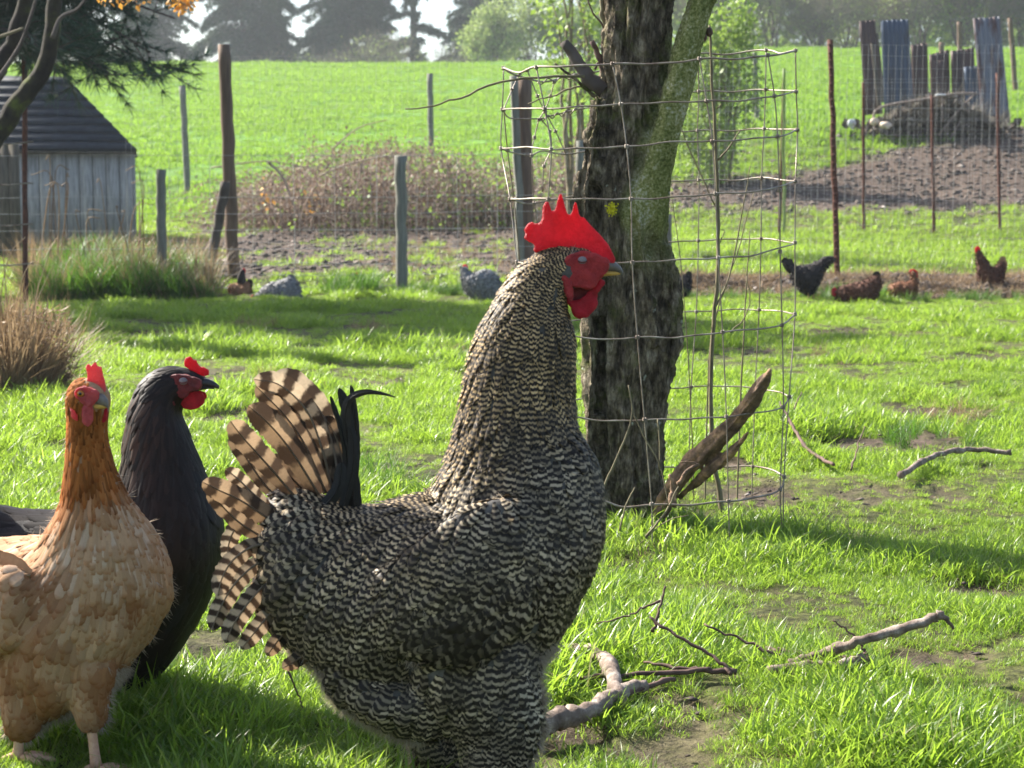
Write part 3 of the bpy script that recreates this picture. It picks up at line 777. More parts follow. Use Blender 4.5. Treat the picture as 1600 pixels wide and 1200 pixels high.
# rusty stake and wires at the left edge
fE = thing('stake_fence', 'rusty metal stake at the left edge with a few bent pale wires', 'fence', (gx(38, 11.6), 11.6, gz(gx(38, 11.6), 11.6)))
px_post(38, 84, 40, 480, 11.6, 8, M_rust, fE, 'metal_post', jag=.001)
for Yw in (222, 286, 350, 412, 474):
    Q = np.array([(-60, Yw + 4), (-20, Yw + 1), (10, Yw + 3), (44, Yw), (52, Yw + rng.uniform(-4, 4))]); Q = catmull(Q, 4)
    mk('wire', Geo().add(*tube(at(Q[:, 0], Q[:, 1], 11.55), .0055, 5)), M_wire, fE)

# ------------------------------------------------------------------ shed and plank fence, left
M_board = simple('grey_board', [(.25, (.15, .15, .15)), (.45, (.29, .285, .275)), (.7, (.44, .43, .41))], 9, .8, .5, .004, (5, 5, .5))
M_roof = simple('dark_roofing', [(.3, (.012, .016, .022)), (.7, (.03, .038, .048))], 12, .75, .6, .006)
M_oldw = simple('old_brown_board', [(.3, (.05, .045, .035)), (.7, (.15, .13, .10))], 9, .9, .5, .004, (5, 5, .5))
dS = 20.0
xl, xr = gx(-150, dS), gx(211, dS); ze = float(at(100, 236, dS)[2]); zg = gz(gx(120, dS), dS) - .1
shed = thing('shed', 'small grey board shed with a dark hipped roof under the pine', 'shed', (xr, dS, zg))
n = 18; w = (xr - xl) / n
for k in range(n):
    o_ = rng.uniform(0, .006)
    mk('plank', box_geo((xl + k * w + .004, dS - .02 - o_, zg), (xl + (k + 1) * w - .003, dS + .005, ze - rng.uniform(.005, .02))), M_board, shed, False)
    if k < 12: mk('plank', box_geo((xr - .005, dS + .02 + k * .16, zg), (xr + .018 + o_, dS + .17 + k * .16, ze - .01)), M_board, shed, False)
mk('back_wall', box_geo((xl, dS + .01, zg), (xr - .01, dS + 1.95, ze - .02)), M_oldw, shed, False)
eF = np.array([[xl - .1, dS - .08, ze], [xr + .05, dS - .08, ze]]); rz = float(at(150, 122, dS + .9)[2]); rx = gx(137, dS + .9)
nC = 9
for k in range(nC):
    t0, t1 = k / nC, (k + 1) / nC + .03
    def rp(t, side):
        xx = (xr + .05) * (1 - t) + rx * t if side else (xl - .1) * (1 - t) + (xl + .9) * t
        return np.array([xx, dS - .08 + (1.0) * t, ze + (rz - ze) * t])
    a0, b0, a1, b1 = rp(t0, 0), rp(t0, 1), rp(min(t1, 1), 0), rp(min(t1, 1), 1)
    up = np.array([0, -.02, .022]) ; dn = np.array([0, -.006, .006])
    V = np.array([a0 + up, b0 + up, b1 + dn, a1 + dn, a0 - dn, b0 - dn, b1 - dn * 2, a1 - dn * 2])
    mk('roof_course', Geo().add(V, [[0, 1, 2, 3], [7, 6, 5, 4], [0, 4, 5, 1], [1, 5, 6, 2], [2, 6, 7, 3], [3, 7, 4, 0]]), M_roof, shed, False)
yb = dS + 2.03
V = np.array([[xr + .05, dS - .08, ze], [xr + .05, yb, ze], [rx, dS + .95, rz - .01], [xl - .1, yb, ze], [xl + .9, dS + .95, rz - .01], [xl - .1, dS - .08, ze]])
mk('roof', Geo().add(V - np.array([0, 0, .02]), [[0, 1, 2], [5, 4, 3]], [[1, 3, 4, 2], [0, 5, 3, 1]]), M_roof, shed, False)
mk('eave_board', box_geo((xl - .1, dS - .10, ze - .035), (xr + .05, dS - .075, ze - .008)), M_oldw, shed, False)
shed.rotation_euler.z = R(11.5)
pf = thing('plank_fence', 'dark brown board panel at the left edge behind the rusty stake', 'fence', (gx(5, 17.5), 17.5, gz(gx(5, 17.5), 17.5)))
for k in range(7):
    xa = gx(36, 17.5) - (k + 1) * .1
    mk('board', box_geo((xa + .004, 17.48 - rng.uniform(0, .01), gz(xa, 17.5) - .1), (xa + .096, 17.51, float(at(20, 224, 17.5)[2]) - rng.uniform(0, .02))), M_oldw, pf, False)

# ------------------------------------------------------------------ corrugated pen
def metal(name, c1, c2, c3, thr):
    m, nt, b = nmat(name); v = objvec(nt, (3, 3, .6)); f = noise(nt, 2.2, 6, .65, v)
    c = ramp(nt, f, [(.25, c1), (thr, c2), (thr + .15, c3), (.9, tuple(q * .6 for q in c3))]); nt.links.new(c, b.inputs['Base Color'])
    b.inputs['Roughness'].default_value = .6; b.inputs['Metallic'].default_value = .25
    bump(nt, f, .3, .01, b); return m
M_cb = metal('blue_grey_sheet', (.035, .055, .09), (.055, .08, .12), (.04, .04, .045), .52)
M_cg = metal('streaked_sheet', (.11, .125, .15), (.15, .165, .19), (.075, .035, .028), .46)
M_cr = metal('rusted_sheet', (.07, .045, .042), (.075, .045, .038), (.03, .022, .024), .5)
pen = thing('corrugated_pen', 'makeshift pen of upright rusty corrugated metal sheets at the field edge', 'pen', tuple(at(1450, 200, 28.5)))
def sheet(q, d, m, label, corr=True, lean=.15):
    (x0, y0), (x1, y1), (x2, y2), (x3, y3) = q   # top-left, top-right, bottom-right, bottom-left
    nw = max(24, int(abs(x1 - x0) / 7.6 * 8)) if corr else 4; nh = 8
    s, t = np.meshgrid(np.linspace(0, 1, nw), np.linspace(0, 1, nh), indexing='xy')
    X = (x0 * (1 - s) + x1 * s) * (1 - t) + (x3 * (1 - s) + x2 * s) * t
    Y = (y0 * (1 - s) + y1 * s) * (1 - t) + (y3 * (1 - s) + y2 * s) * t
    Y = Y + (t == 0) * rng.normal(size=nw)[None] * .5
    ww = abs(x1 - x0) * d / FPX
    dep = d + lean * (1 - t) + (np.cos(s * ww / .076 * 2 * math.pi) * .011 if corr else 0)
    P = at(X, Y, dep).reshape(-1, 3); n_ = len(P)
    i, j = np.meshgrid(np.arange(nh - 1), np.arange(nw - 1), indexing='ij'); a = i * nw + j
    F = np.stack([a, a + nw, a + nw + 1, a + 1], -1).reshape(-1, 4)
    P2 = P + np.array([0, .004 if corr else .03, 0])
    rim = np.concatenate([np.arange(nw), np.arange(1, nh) * nw + nw - 1, (nh - 1) * nw + np.arange(nw - 2, -1, -1), np.arange(nh - 2, 0, -1) * nw])
    nr = np.roll(rim, -1)
    o = mk('metal_sheet' if corr else 'plank', Geo().add(np.concatenate([P, P2]), F, F[:, ::-1] + n_, np.stack([rim, nr, nr + n_, rim + n_], -1)), m, pen, corr)
    o['label'] = label
sheet([(1342, 33), (1367, 31), (1379, 178), (1352, 180)], 28.2, M_cr, 'rusty brown sheet, leftmost of the pen')
sheet([(1365, 52), (1372, 52), (1384, 160), (1376, 160)], 28.6, M_oldw, 'narrow dark upright plank', False)
sheet([(1361, 68), (1366, 70), (1379, 172), (1372, 172)], 28.0, M_oldw, 'thin brown leaning plank', False)
sheet([(1376, 32), (1419, 30), (1429, 178), (1382, 178)], 28.5, M_cb, 'tall blue-grey sheet')
sheet([(1423, 70), (1449, 67), (1452, 178), (1426, 178)], 28.8, M_cr, 'short dark rusty sheet')
sheet([(1452, 85), (1483, 77), (1486, 175), (1455, 175)], 28.9, M_cr, 'low dark sheet with slanting top')
sheet([(1485, 80), (1522, 74), (1526, 175), (1488, 175)], 28.8, M_cr, 'low rusty sheet left of the tall streaked one')
sheet([(1506, 105), (1534, 102), (1540, 182), (1510, 182)], 28.5, M_cb, 'low blue-grey sheet against the tall streaked one')
sheet([(1520, 29), (1562, 26), (1579, 192), (1535, 197)], 28.1, M_cg, 'tall grey sheet streaked with rust, rightmost of the pen', lean=.3)
sheet([(1458, 95), (1475, 94), (1476, 170), (1459, 170)], 28.7, M_cr, 'narrow dark sheet in the low gap')
# heap of rubbish in front
hp = thing('rubble_heap', 'dark heap of rubble and scrap in front of the corrugated sheets', 'heap', tuple(at(1460, 205, 27.4)))
n = 1500; X = rng.normal(1462, 50, n); hh = np.exp(-((X - 1462) / 70) ** 2) * rng.random(n)
C = at(X, 203 - hh * 48 + rng.normal(size=n) * 2, 27.3 + rng.random(n) * .9)
geo = Geo(); leaf_geo(C, .16, .8, geo=geo); kind(mk('rubble', geo, M_clod, hp, False), 'stuff')
n = 500; X = rng.normal(1470, 48, n); C = at(X, 200 - np.exp(-((X - 1462) / 70) ** 2) * 40 * rng.random(n), 27.4); D = rng.normal(size=(n, 3)); D[:, 2] = abs(D[:, 2])
kind(mk('twigs', needle_geo(C, D / np.linalg.norm(D, axis=1)[:, None], 2, .4, .012, .3), M_twig, hp, False), 'stuff')
for P, r_, m_ in (([(1362, 192), (1375, 168), (1440, 156), (1490, 147), (1528, 146)], .022, M_stick), ([(1466, 212), (1500, 170), (1525, 146)], .014, M_stick), ([(1473, 190), (1472, 160)], .014, M_stick), ([(1480, 225), (1500, 190)], .01, M_stick)):
    Q = catmull(np.array(P, float), 4); mk('stick', Geo().add(*tube(at(Q[:, 0], Q[:, 1], 27.2), r_, 6)), m_, hp)
M_white = simple('pale_plastic', [(.3, (.5, .52, .55)), (.7, (.75, .77, .8))], 8, .4)
M_cream = simple('cream_block', [(.3, (.55, .42, .32)), (.7, (.72, .6, .48))], 8, .8)
def lump(name, X, Y, d, sx, sz, m, label, cat, group):
    c = at(X, Y, d); g_ = ellip(c, (sx, sx * .8, sz), None, 8); V, L, S = g_.arrays(); g_.V = [c + (V - c) * (1 + .8 * fbm((V - c) / sx * 1.6 + X, 3, 3)[:, None])]
    return solo(name, g_, m, label, cat, group, smooth=False)
lump('rag', 1331, 194, 27.5, .06, .06, M_white, 'white plastic rag on the grass left of the rubble heap', 'rag', None)
lump('block', 1366, 190, 27.2, .07, .05, M_cream, 'cream coloured broken block on top at the left foot of the heap', 'block', None)
lump('block', 1385, 196, 27.1, .09, .05, M_cream, 'tan broken block right of the cream one at the heap foot', 'block', None)
lump('scrap', 1478, 149, 27.3, .2, .025, M_white, 'pale flattened sheet lying across the top of the heap', 'scrap', None)
# ------------------------------------------------------------------ near pine, upper left
pn = thing('pine_tree', 'dark long-needled pine with drooping boughs over the shed roof', 'tree', (-4.3, 12.4, gz(-4.3, 12.4)))
mk('trunk', Geo().add(*tube(catmull(np.array([[-4.3, 12.4, -.2], [-4.25, 12.4, 2.5], [-4.3, 12.4, 5.6]]), 6), np.linspace(.16, .04, 13), 9)), M_cbark, pn)
G = Geo(); C = []; D = []
for k in range(190):
    z = rng.uniform(1.9, 5.3); an = rng.uniform(0, 2 * math.pi)
    if k < 90: an = rng.uniform(-1.5, .9); z = rng.uniform(1.85, 3.2)
    L = (1.95 - (z - 2.0) * .3) * rng.uniform(.75, 1.02)
    if k < 90: L = rng.uniform(.9, 1.95)
    dr = np.array([math.cos(an), math.sin(an), 0])
    s = np.linspace(0, 1, 8); P = np.array([-4.27, 12.4, z]) + dr * (s * L)[:, None]; P[:, 2] += (.22 * s - .42 * s * s) * L * rng.uniform(.5, 1.0)
    P += rng.normal(size=P.shape) * .03
    G.add(*tube(P, np.linspace(.028, .006, 8), 5, False)[:2])
    for q in range(24):
        t = rng.uniform(.25, 1); c = np.array([np.interp(t, s, P[:, i]) for i in range(3)])
        tw = dr * .5 + rng.normal(size=3) * np.array([.6, .6, .35]) + np.array([0, 0, -.25]); tw /= np.linalg.norm(tw)
        l2 = rng.uniform(.12, .4); e = c + tw * l2
        G.add(*tube(np.array([c, e]), np.array([.006, .003]), 3, False)[:2])
        for f in (.4, .7, 1.0): C.append(c + tw * l2 * f); D.append(tw)
kind(mk('branches', G, M_cbark, pn), 'stuff')
kind(mk('needles', needle_geo(np.array(C), np.array(D), 20, .15, .006, .55), M_pine, pn, False), 'stuff')

ms = thing('mossy_tree', 'dark mossy branches of a tree outside the left edge', 'tree', (gx(-260, 9.5), 9.5, 0))
M_mossb = simple('mossy_dark_bark', [(.4, (.014, .011, .01)), (.54, (.03, .027, .015)), (.66, (.07, .085, .015)), (.78, (.11, .14, .02))], 9, .9, .8, .01)
def pxtube(pts, d, r0, r1, n=6, sides=8, jag=0, sub=None):
    Q = catmull(np.array(pts, float), n); d_ = d if np.isscalar(d) else np.interp(np.linspace(0, 1, len(Q)), np.linspace(0, 1, len(d)), d)
    P = at(Q[:, 0], Q[:, 1], d_); k = np.mean(d_) / FPX
    P = P + rng.normal(size=P.shape) * jag * k
    return tube(P, np.linspace(r0, r1, len(P)) * k, sides)
mk('trunk', Geo().add(*tube(catmull(np.array([[gx(-260, 9.5), 9.5, -.2], [gx(-240, 9.5), 9.5, 1.2], [gx(-230, 9.5), 9.4, 3.2]]), 5), np.linspace(.16, .09, 11), 10)), M_mossb, ms)
mk('branch', Geo().add(*pxtube([(-240, 420), (-120, 330), (-30, 240), (30, 160), (75, 85), (90, -60)], 9.4, 21, 11, jag=1.2)), M_mossb, ms)
mk('branch', Geo().add(*pxtube([(-240, 300), (-60, 190), (-10, 120), (30, 40), (50, -60)], 9.6, 15, 10, jag=1.2)), M_mossb, ms)
mk('branch', Geo().add(*pxtube([(-30, 160), (20, 90), (40, 50), (62, -20)], 9.2, 4, 2)), M_cbark, ms)
mk('branch', Geo().add(*pxtube([(82, 60), (95, 28), (120, 15), (140, -10)], 9.2, 4, 2)), M_cbark, ms)
mk('branch', Geo().add(*pxtube([(-10, 60), (10, 54), (36, 44)], 9.2, 3, 2)), M_sucker, ms)
C = at(285 + rng.normal(size=60) * 12, 8 + rng.normal(size=60) * 6, 9.0)
mk('branch', Geo().add(*pxtube([(140, -40), (220, -20), (300, 12)], 9.0, 2, 1)), M_sucker, ms)
mk('orange_leaves', leaf_geo(C, .035, .6), M_orange, ms, False)
C = at(rng.uniform(150, 240, 40), rng.uniform(-8, 8, 40), 9.0)
mk('orange_leaves', leaf_geo(C, .035, .6), M_orange, ms, False)

# ------------------------------------------------------------------ apple tree
dT = 3.73
apple = thing('apple_tree', 'old apple trunk with furrowed bark and a mossy limb inside the wire cage', 'tree', tuple(ground_at(980, 818)))
TG = Geo()
loft([(928, -170, 1075, -170, 70, 0), (935, -60, 1062, -60, 66, 0), (940, 0, 1058, 0, 62, 0), (935, 90, 1052, 90, 60, 0), (930, 170, 1050, 170, 60, 0), (918, 240, 1045, 240, 62, 0), (908, 310, 1046, 310, 66, 0), (905, 390, 1042, 390, 68, 0),
      (908, 460, 1052, 460, 70, 0), (912, 540, 1056, 540, 72, 0), (908, 600, 1046, 600, 70, 0), (910, 660, 1042, 660, 68, 0), (914, 720, 1040, 720, 66, 0), (922, 780, 1036, 780, 66, 0), (914, 830, 1052, 830, 74, 0), (905, 870, 1070, 870, 84, 0)], dT, 40, 4, TG)
loft([(1118, -150, 1178, -150, 28, -50), (1092, -70, 1146, -70, 27, -52), (1068, 0, 1118, 0, 26, -56), (1049, 70, 1094, 70, 25, -60), (1034, 125, 1082, 125, 25, -62), (1018, 180, 1068, 180, 26, -62), (1002, 230, 1057, 230, 28, -60), (985, 285, 1047, 285, 31, -54), (966, 335, 1043, 335, 34, -42), (955, 385, 1042, 385, 32, -26), (965, 430, 1050, 430, 34, -10), (985, 490, 1055, 490, 26, 0)], dT, 28, 4, TG)
# buttress ridges and gnarls
loft([(925, 150, 948, 150, 14, -38), (912, 240, 936, 240, 16, -48), (903, 320, 925, 320, 18, -50), (904, 420, 926, 420, 18, -52), (912, 520, 932, 520, 18, -50), (908, 640, 930, 640, 18, -50), (915, 800, 942, 800, 20, -50)], dT, 14, 4, TG)
loft([(1020, 380, 1050, 380, 16, -40), (1028, 450, 1062, 450, 18, -42), (1030, 530, 1066, 530, 20, -40), (1020, 590, 1050, 590, 16, -44), (1012, 680, 1036, 680, 14, -44), (1012, 800, 1040, 800, 18, -44)], dT, 14, 4, TG)
loft([(985, 330, 1008, 330, 12, -68), (992, 400, 1012, 400, 12, -70), (1000, 470, 1022, 470, 12, -66), (1012, 540, 1030, 540, 12, -62)], dT, 12, 4, TG)
V, F = remesh(TG, .0042, 3)
Nn = vnormals(V, F)
s_ = 1.0
th_ = np.arctan2(V[:, 1] - dT, V[:, 0] - .24)
fur = fbm(V * np.array([55, 55, 7.5]), 4, 2); fur = -np.abs(fur) * 1.2 - .5 * np.abs(fbm(V * np.array([90, 90, 26]), 3, 44))           # long furrows and cross cracks
plate = fbm(V * np.array([120, 120, 38]), 3, 8)
big = fbm(V * np.array([14, 14, 4]), 3, 5)
px = proj(V)
limb = sstep(-8, 14, px[:, 0] - np.interp(px[:, 1], [-150, 0, 120, 250, 330, 420, 520], [1110, 1066, 1035, 993, 965, 985, 1100]) + 8 * fbm(V * 30, 2, 3)) * sstep(-1.0, .3, (dT - .02 - V[:, 1]) / .04) * sstep(460, 320, px[:, 1] + 40 * fbm(V * 22, 3, 8))
rough_ = 1 - .72 * limb
V = V + Nn * ((fur * .03 + plate * .0035) * rough_ + big * .008 + limb * .0012 * fbm(V * 160, 2, 3))[:, None]
# deep split down the left side
sp = np.exp(-((px[:, 0] - np.interp(px[:, 1], [60, 150, 240, 330, 450, 700], [952, 946, 932, 926, 934, 938])) / 5.5) ** 2) * (Nn[:, 1] < .2) * sstep(60, 140, px[:, 1])
V = V - Nn * (sp * .028)[:, None]
moss = np.clip(limb * .9, 0, 1)
mb, nt, b = nmat('apple_bark'); v = objvec(nt); al = N(nt, 'ShaderNodeAttribute', attribute_name='limb')
vs = objvec(nt, (1, 1, .42))
n1 = noise(nt, 60, 6, .7, vs); n2 = noise(nt, 13, 5, .65, v); n3 = noise(nt, 170, 3, .6, v); n4 = noise(nt, 7, 4, .6, v)
bark = ramp(nt, n1, [(.34, (.026, .02, .014)), (.46, (.09, .072, .05)), (.57, (.22, .18, .125)), (.7, (.46, .40, .30))])
mosc = ramp(nt, n3, [(.3, (.05, .065, .015)), (.7, (.15, .18, .035))])
mf = ramp(nt, n2, [(.52, (0, 0, 0)), (.66, (.7, .7, .7))])
limbc = ramp(nt, math_(nt, 'ADD', math_(nt, 'MULTIPLY', n3, .45), math_(nt, 'MULTIPLY', n4, .55)), [(.35, (.05, .06, .018)), (.45, (.14, .165, .045)), (.53, (.29, .30, .12)), (.59, (.46, .46, .34)), (.7, (.68, .67, .58))])
c = mixc(nt, mf, bark, mosc); c = mixc(nt, al.outputs['Fac'], c, limbc)
lich = ramp(nt, noise(nt, 42, 3, .5, v), [(.70, (0, 0, 0)), (.74, (.8, .8, .8))])
c = mixc(nt, lich, c, (.42, .45, .36))
nt.links.new(c, b.inputs['Base Color']); b.inputs['Roughness'].default_value = .9; b.inputs['Specular IOR Level'].default_value = .2
bump(nt, math_(nt, 'ADD', n1, math_(nt, 'MULTIPLY', n3, .5)), 1, .012, b)
mk('trunk', Geo().add(V, F, limb=limb), mb, apple)
M_lich = simple('yellow_lichen', [(.3, (.45, .42, .01)), (.7, (.75, .7, .03))], 60, .8)
C = at(956 + rng.normal(size=260) * 3.2, 327 + rng.normal(size=260) * 4, dT - .1 + rng.normal(size=260) * .004)
mk('lichen_tuft', leaf_geo(C, .0055, .7), M_lich, apple, False)
def jagstick(pts, d, r0, r1, name, m, parent, sides=9, jag=1.0, n=5, label=None):
    V_, F_, F3 = pxtube(pts, d, r0, r1, n, sides, jag); k = np.mean(d) / FPX
    V_ = V_ + fbm(V_ * 60, 2, 6)[:, None] * r0 * k * .25
    o = mk(name, Geo().add(V_, F_, F3), m, parent)
    if label: o['label'] = label
    return o
jagstick([(945, 142), (925, 128), (905, 100), (882, 66)], dT, 13, 8, 'branch_stub', M_cbark, apple, label='thick sawn-off branch stub')
jagstick([(946, 120), (938, 95), (926, 66)], dT, 6, 4, 'branch_stub', M_stickd, apple)
jagstick([(930, 108), (940, 92), (946, 84)], dT, 2, 1.5, 'twig', M_stickd, apple)
jagstick([(952, 175), (925, 148), (900, 125), (868, 100)], dT, 4, 1.5, 'twig', mb, apple)
jagstick([(940, 128), (905, 134), (870, 148), (825, 163)], dT, 2, 1, 'twig', M_sucker, apple)
jagstick([(955, 60), (943, 30), (940, 0), (948, -60)], dT, 4, 3, 'twig', M_sucker, apple)
jagstick([(944, 22), (950, 5), (956, -40)], dT, 3, 2, 'twig', M_sucker, apple)
jagstick([(945, 45), (925, 15), (905, -30)], dT, 1.6, 1, 'twig', M_stickd, apple)
jagstick([(915, 120), (800, 124), (720, 150), (680, 165), (634, 171)], 3.66, 2.2, 1, 'twig', M_sucker, apple, label='long thin twig reaching left out of the cage')
g = Geo()
for (x_, y_) in ((1108, 50), (1099, 58), (1085, 20)): ellip(at(x_, y_, dT - .04), (.008, .01, .01), g, 6)
kind(mk('knots', g, M_stickd, apple), 'stuff')

# ------------------------------------------------------------------ wire cage
cage = thing('wire_cage', 'cage of rusty stock wire bent round the apple trunk', 'wire cage', tuple(ground_at(1015, 835)))
fr = [[(787, 106), (812, 113), (838, 105), (900, 103), (957, 100), (1045, 99), (1095, 92), (1150, 92), (1200, 87), (1243, 80)],
      [(785, 171), (806, 169), (850, 170), (970, 163), (1104, 158), (1160, 157), (1210, 150), (1244, 143)],
      [(783, 232), (820, 230), (861, 233), (979, 229), (1060, 221), (1113, 221), (1215, 213), (1246, 203)],
      [(797, 311), (830, 310), (857, 311), (986, 311), (1040, 309), (1118, 303), (1190, 298), (1243, 283)],
      [(808, 410), (857, 411), (988, 410), (1060, 406), (1122, 403), (1180, 398), (1242, 380)],
      [(825, 520), (870, 522), (905, 526), (945, 531), (996, 527), (1060, 527), (1129, 519), (1190, 513), (1222, 508), (1243, 490)],
      [(842, 650), (900, 652), (950, 658), (1007, 656), (1060, 655), (1135, 651), (1200, 642), (1224, 635), (1234, 620)],
      [(860, 790), (900, 785), (941, 782), (975, 793), (1018, 788), (1070, 789), (1138, 783), (1190, 776), (1219, 764), (1226, 745)]]
bk = [[(787, 107), (802, 115), (845, 128), (880, 120), (930, 112), (1000, 95), (1090, 84), (1130, 85), (1197, 78), (1220, 83), (1243, 79)],
      [(786, 172), (798, 184), (842, 186), (862, 180), (905, 171), (1000, 152), (1092, 143), (1150, 143), (1196, 140), (1244, 143)],
      [(785, 233), (810, 240), (830, 243), (850, 236), (900, 240), (1000, 212), (1090, 204), (1150, 204), (1194, 201), (1246, 203)],
      [(797, 311), (835, 318), (900, 305), (1000, 290), (1092, 281), (1140, 282), (1190, 278), (1243, 283)],
      [(808, 410), (850, 398), (950, 385), (1091, 376), (1140, 374), (1189, 373), (1242, 379)],
      [(825, 520), (900, 500), (1000, 490), (1088, 487), (1140, 484), (1186, 484), (1220, 487), (1243, 491)],
      [(842, 650), (900, 625), (1000, 610), (1080, 605), (1130, 603), (1180, 607), (1215, 612), (1236, 622)],
      [(860, 790), (900, 750), (1000, 732), (1076, 730), (1130, 729), (1176, 729), (1205, 733), (1226, 745)]]
XL, XR, RD = 787.0, 1245.0, .29
def cdep(X, front, row=0):
    u = np.clip((np.asarray(X, float) - (XL + XR) / 2) / ((XR - XL) / 2), -1, 1)
    h = np.sqrt(np.maximum(0, 1 - u ** 4))
    return 3.72 - RD * h if front else 3.78 + RD * h * .95
def wire(name, pts, front, r_=.0017, crimp=.9, parent=cage):
    Q = catmull(np.array(pts, float), 9)
    Q[:, 1] += crimp * np.sin(np.cumsum(np.r_[0, np.hypot(*np.diff(Q, axis=0).T)]) / 11.0) * .8
    dd = cdep(Q[:, 0], front)
    return mk(name, Geo().add(*tube(at(Q[:, 0], Q[:, 1], dd), r_, 6)), M_wire, parent)
for i in range(8):
    wire('horizontal_wire', fr[i], True, .0021 if i in (0, 7) else .0017)
    wire('horizontal_wire', bk[i], False, .0021 if i in (0, 7) else .0017)
VF = [[(787, 106), (785, 171), (783, 232), (797, 311), (808, 410), (825, 520), (842, 650), (860, 790), (866, 850)],
      [(838, 105), (851, 170), (861, 233), (857, 311), (857, 411), (866, 522), (880, 652), (900, 785), (905, 850)],
      [(957, 100), (970, 163), (979, 229), (986, 311), (988, 410), (996, 527), (1007, 656), (1018, 788), (1019, 850)],
      [(1093, 92), (1104, 158), (1113, 221), (1118, 303), (1122, 403), (1129, 519), (1135, 651), (1138, 783), (1140, 850)],
      [(1200, 86), (1210, 150), (1215, 213), (1218, 297), (1219, 393), (1222, 508), (1224, 636), (1219, 765), (1222, 830)],
      [(1243, 79), (1244, 143), (1246, 203), (1243, 283), (1242, 379), (1242, 491), (1233, 620), (1225, 745), (1224, 825)]]
VB = [[(787, 172), (793, 235), (803, 311), (812, 410)], [(812, 115), (800, 140), (787, 171)], [(824, 110), (840, 150), (852, 175), (868, 205), (884, 240)],
      [(842, 187), (835, 215), (831, 243), (835, 318), (850, 398), (880, 500)], [(845, 186), (859, 205), (861, 233), (850, 260), (848, 300)], [(866, 128), (860, 150), (851, 172), (842, 186)],
      [(1090, 84), (1092, 143), (1090, 204), (1092, 281), (1091, 376), (1088, 487), (1080, 605), (1076, 730), (1072, 800)],
      [(1197, 78), (1196, 140), (1194, 201), (1190, 278), (1189, 373), (1186, 484), (1180, 607), (1176, 729), (1174, 800)]]
def vwire(pts, front):
    Q = catmull(np.array(pts, float), 5); dd = cdep(Q[:, 0], front)
    g_ = Geo().add(*tube(at(Q[:, 0], Q[:, 1], dd), .0014, 6))
    for (a_, b_) in pts[:-1]:   # knots where it wraps the horizontals
        c_ = at(a_, b_, float(cdep(a_, front)) - .001)
        for k in (-1, 0, 1):
            th2 = np.linspace(0, 2 * math.pi, 8); ring = c_ + np.stack([.0035 * np.cos(th2), .0035 * np.sin(th2), k * .0022 + .001 * np.sin(th2 * 2)], -1)
            g_.add(*tube(ring, .0012, 4, False)[:2])
    return mk('vertical_wire', g_, M_wire, cage)
for p in VF: vwire(p, True)
for p in VB: vwire(p, False)
for (x0, x1, y0, y1) in ((840, 930, 129, 113), (845, 905, 186, 171)):   # twisted double strands
    t = np.linspace(0, 1, 40); X = x0 + (x1 - x0) * t; Y = y0 + (y1 - y0) * t + 3.5 * np.sin(t * 26); dd = cdep(X, False) + .004 * np.cos(t * 26)
    mk('twisted_wire', Geo().add(*tube(at(X, Y, dd), .0015, 6)), M_wire, cage)

# ------------------------------------------------------------------ suckers, stalks, broken limb in the cage
sk = thing('sucker_shoots', 'thin pale shoots growing up beside the apple trunk inside the cage', 'shoots', tuple(ground_at(1135, 850)))
for pts, d, r0, r1 in (([(1136, 850), (1124, 770), (1113, 690), (1112, 560), (1121, 430), (1122, 330), (1117, 200), (1112, 110), (1108, 40)], 3.85, 4.6, 2.0), ([(1118, 480), (1140, 430), (1160, 330), (1172, 260)], 3.85, 1.5, .7),
                       ([(1122, 330), (1080, 240), (1050, 160)], 3.9, 1.2, .6), ([(1122, 250), (1138, 232), (1156, 204)], 3.85, 1.8, .9), ([(1121, 170), (1128, 163)], 3.85, 1.3, .8), ([(1100, 840), (1105, 640), (1112, 520), (1150, 400), (1178, 300)], 3.95, 1.6, .7),
                       ([(1150, 830), (1160, 560), (1165, 460), (1172, 362)], 4.0, 1.6, .8), ([(1140, 520), (1160, 500), (1172, 470), (1166, 430)], 3.9, 1.1, .7), ([(1085, 800), (1078, 600), (1062, 400), (1048, 300)], 3.95, 1.2, .6), ([(1120, 390), (1128, 372), (1132, 362), (1126, 358)], 3.85, .9, .6)):
    jagstick(pts, d, r0, r1, 'shoot', M_sucker, sk, 6, .5)
st = thing('dead_stalks', 'bent straw-coloured stalks leaning against the foot of the apple trunk', 'stalks', tuple(ground_at(960, 830)))
for pts, r_ in (([(938, 772), (955, 735), (975, 690), (988, 645), (982, 602)], 2.2), ([(990, 645), (1005, 680), (1030, 725), (1045, 790)], 1.3), ([(968, 830), (978, 790), (992, 762)], 1.6), ([(1028, 655), (1031, 690), (1030, 735)], 1.6), ([(1008, 840), (1040, 800), (1060, 760)], 2), ([(1000, 850), (1040, 815), (1075, 805)], 1.2)):
    jagstick(pts, 3.42, r_, r_ * .6, 'stalk', M_dryw, st, 5, .3) if False else jagstick(pts, 3.42, r_, r_ * .6, 'stalk', M_sucker, st, 5, .3)
M_brok = simple('broken_limb_wood', [(.3, (.06, .04, .028)), (.5, (.17, .11, .075)), (.62, (.36, .22, .13)), (.8, (.5, .36, .22))], 34, .85, .9, .006, (1, 1, 1))
bl = thing('broken_limb', 'broken half-rotten branch leaning up to the right out of the cage', 'branch', tuple(ground_at(1045, 835)))
G = Geo(); Q = catmull(np.array([(1028, 815), (1050, 762), (1090, 716), (1130, 680), (1165, 640), (1187, 605), (1203, 578)], float), 8)
rr = np.interp(np.linspace(0, 1, len(Q)), [0, .2, .5, .75, .92, 1], [11, 15, 15, 12, 8, 2]) * 3.45 / FPX
G.add(*tube(at(Q[:, 0], Q[:, 1], np.linspace(3.62, 3.4, len(Q))), rr, 16))
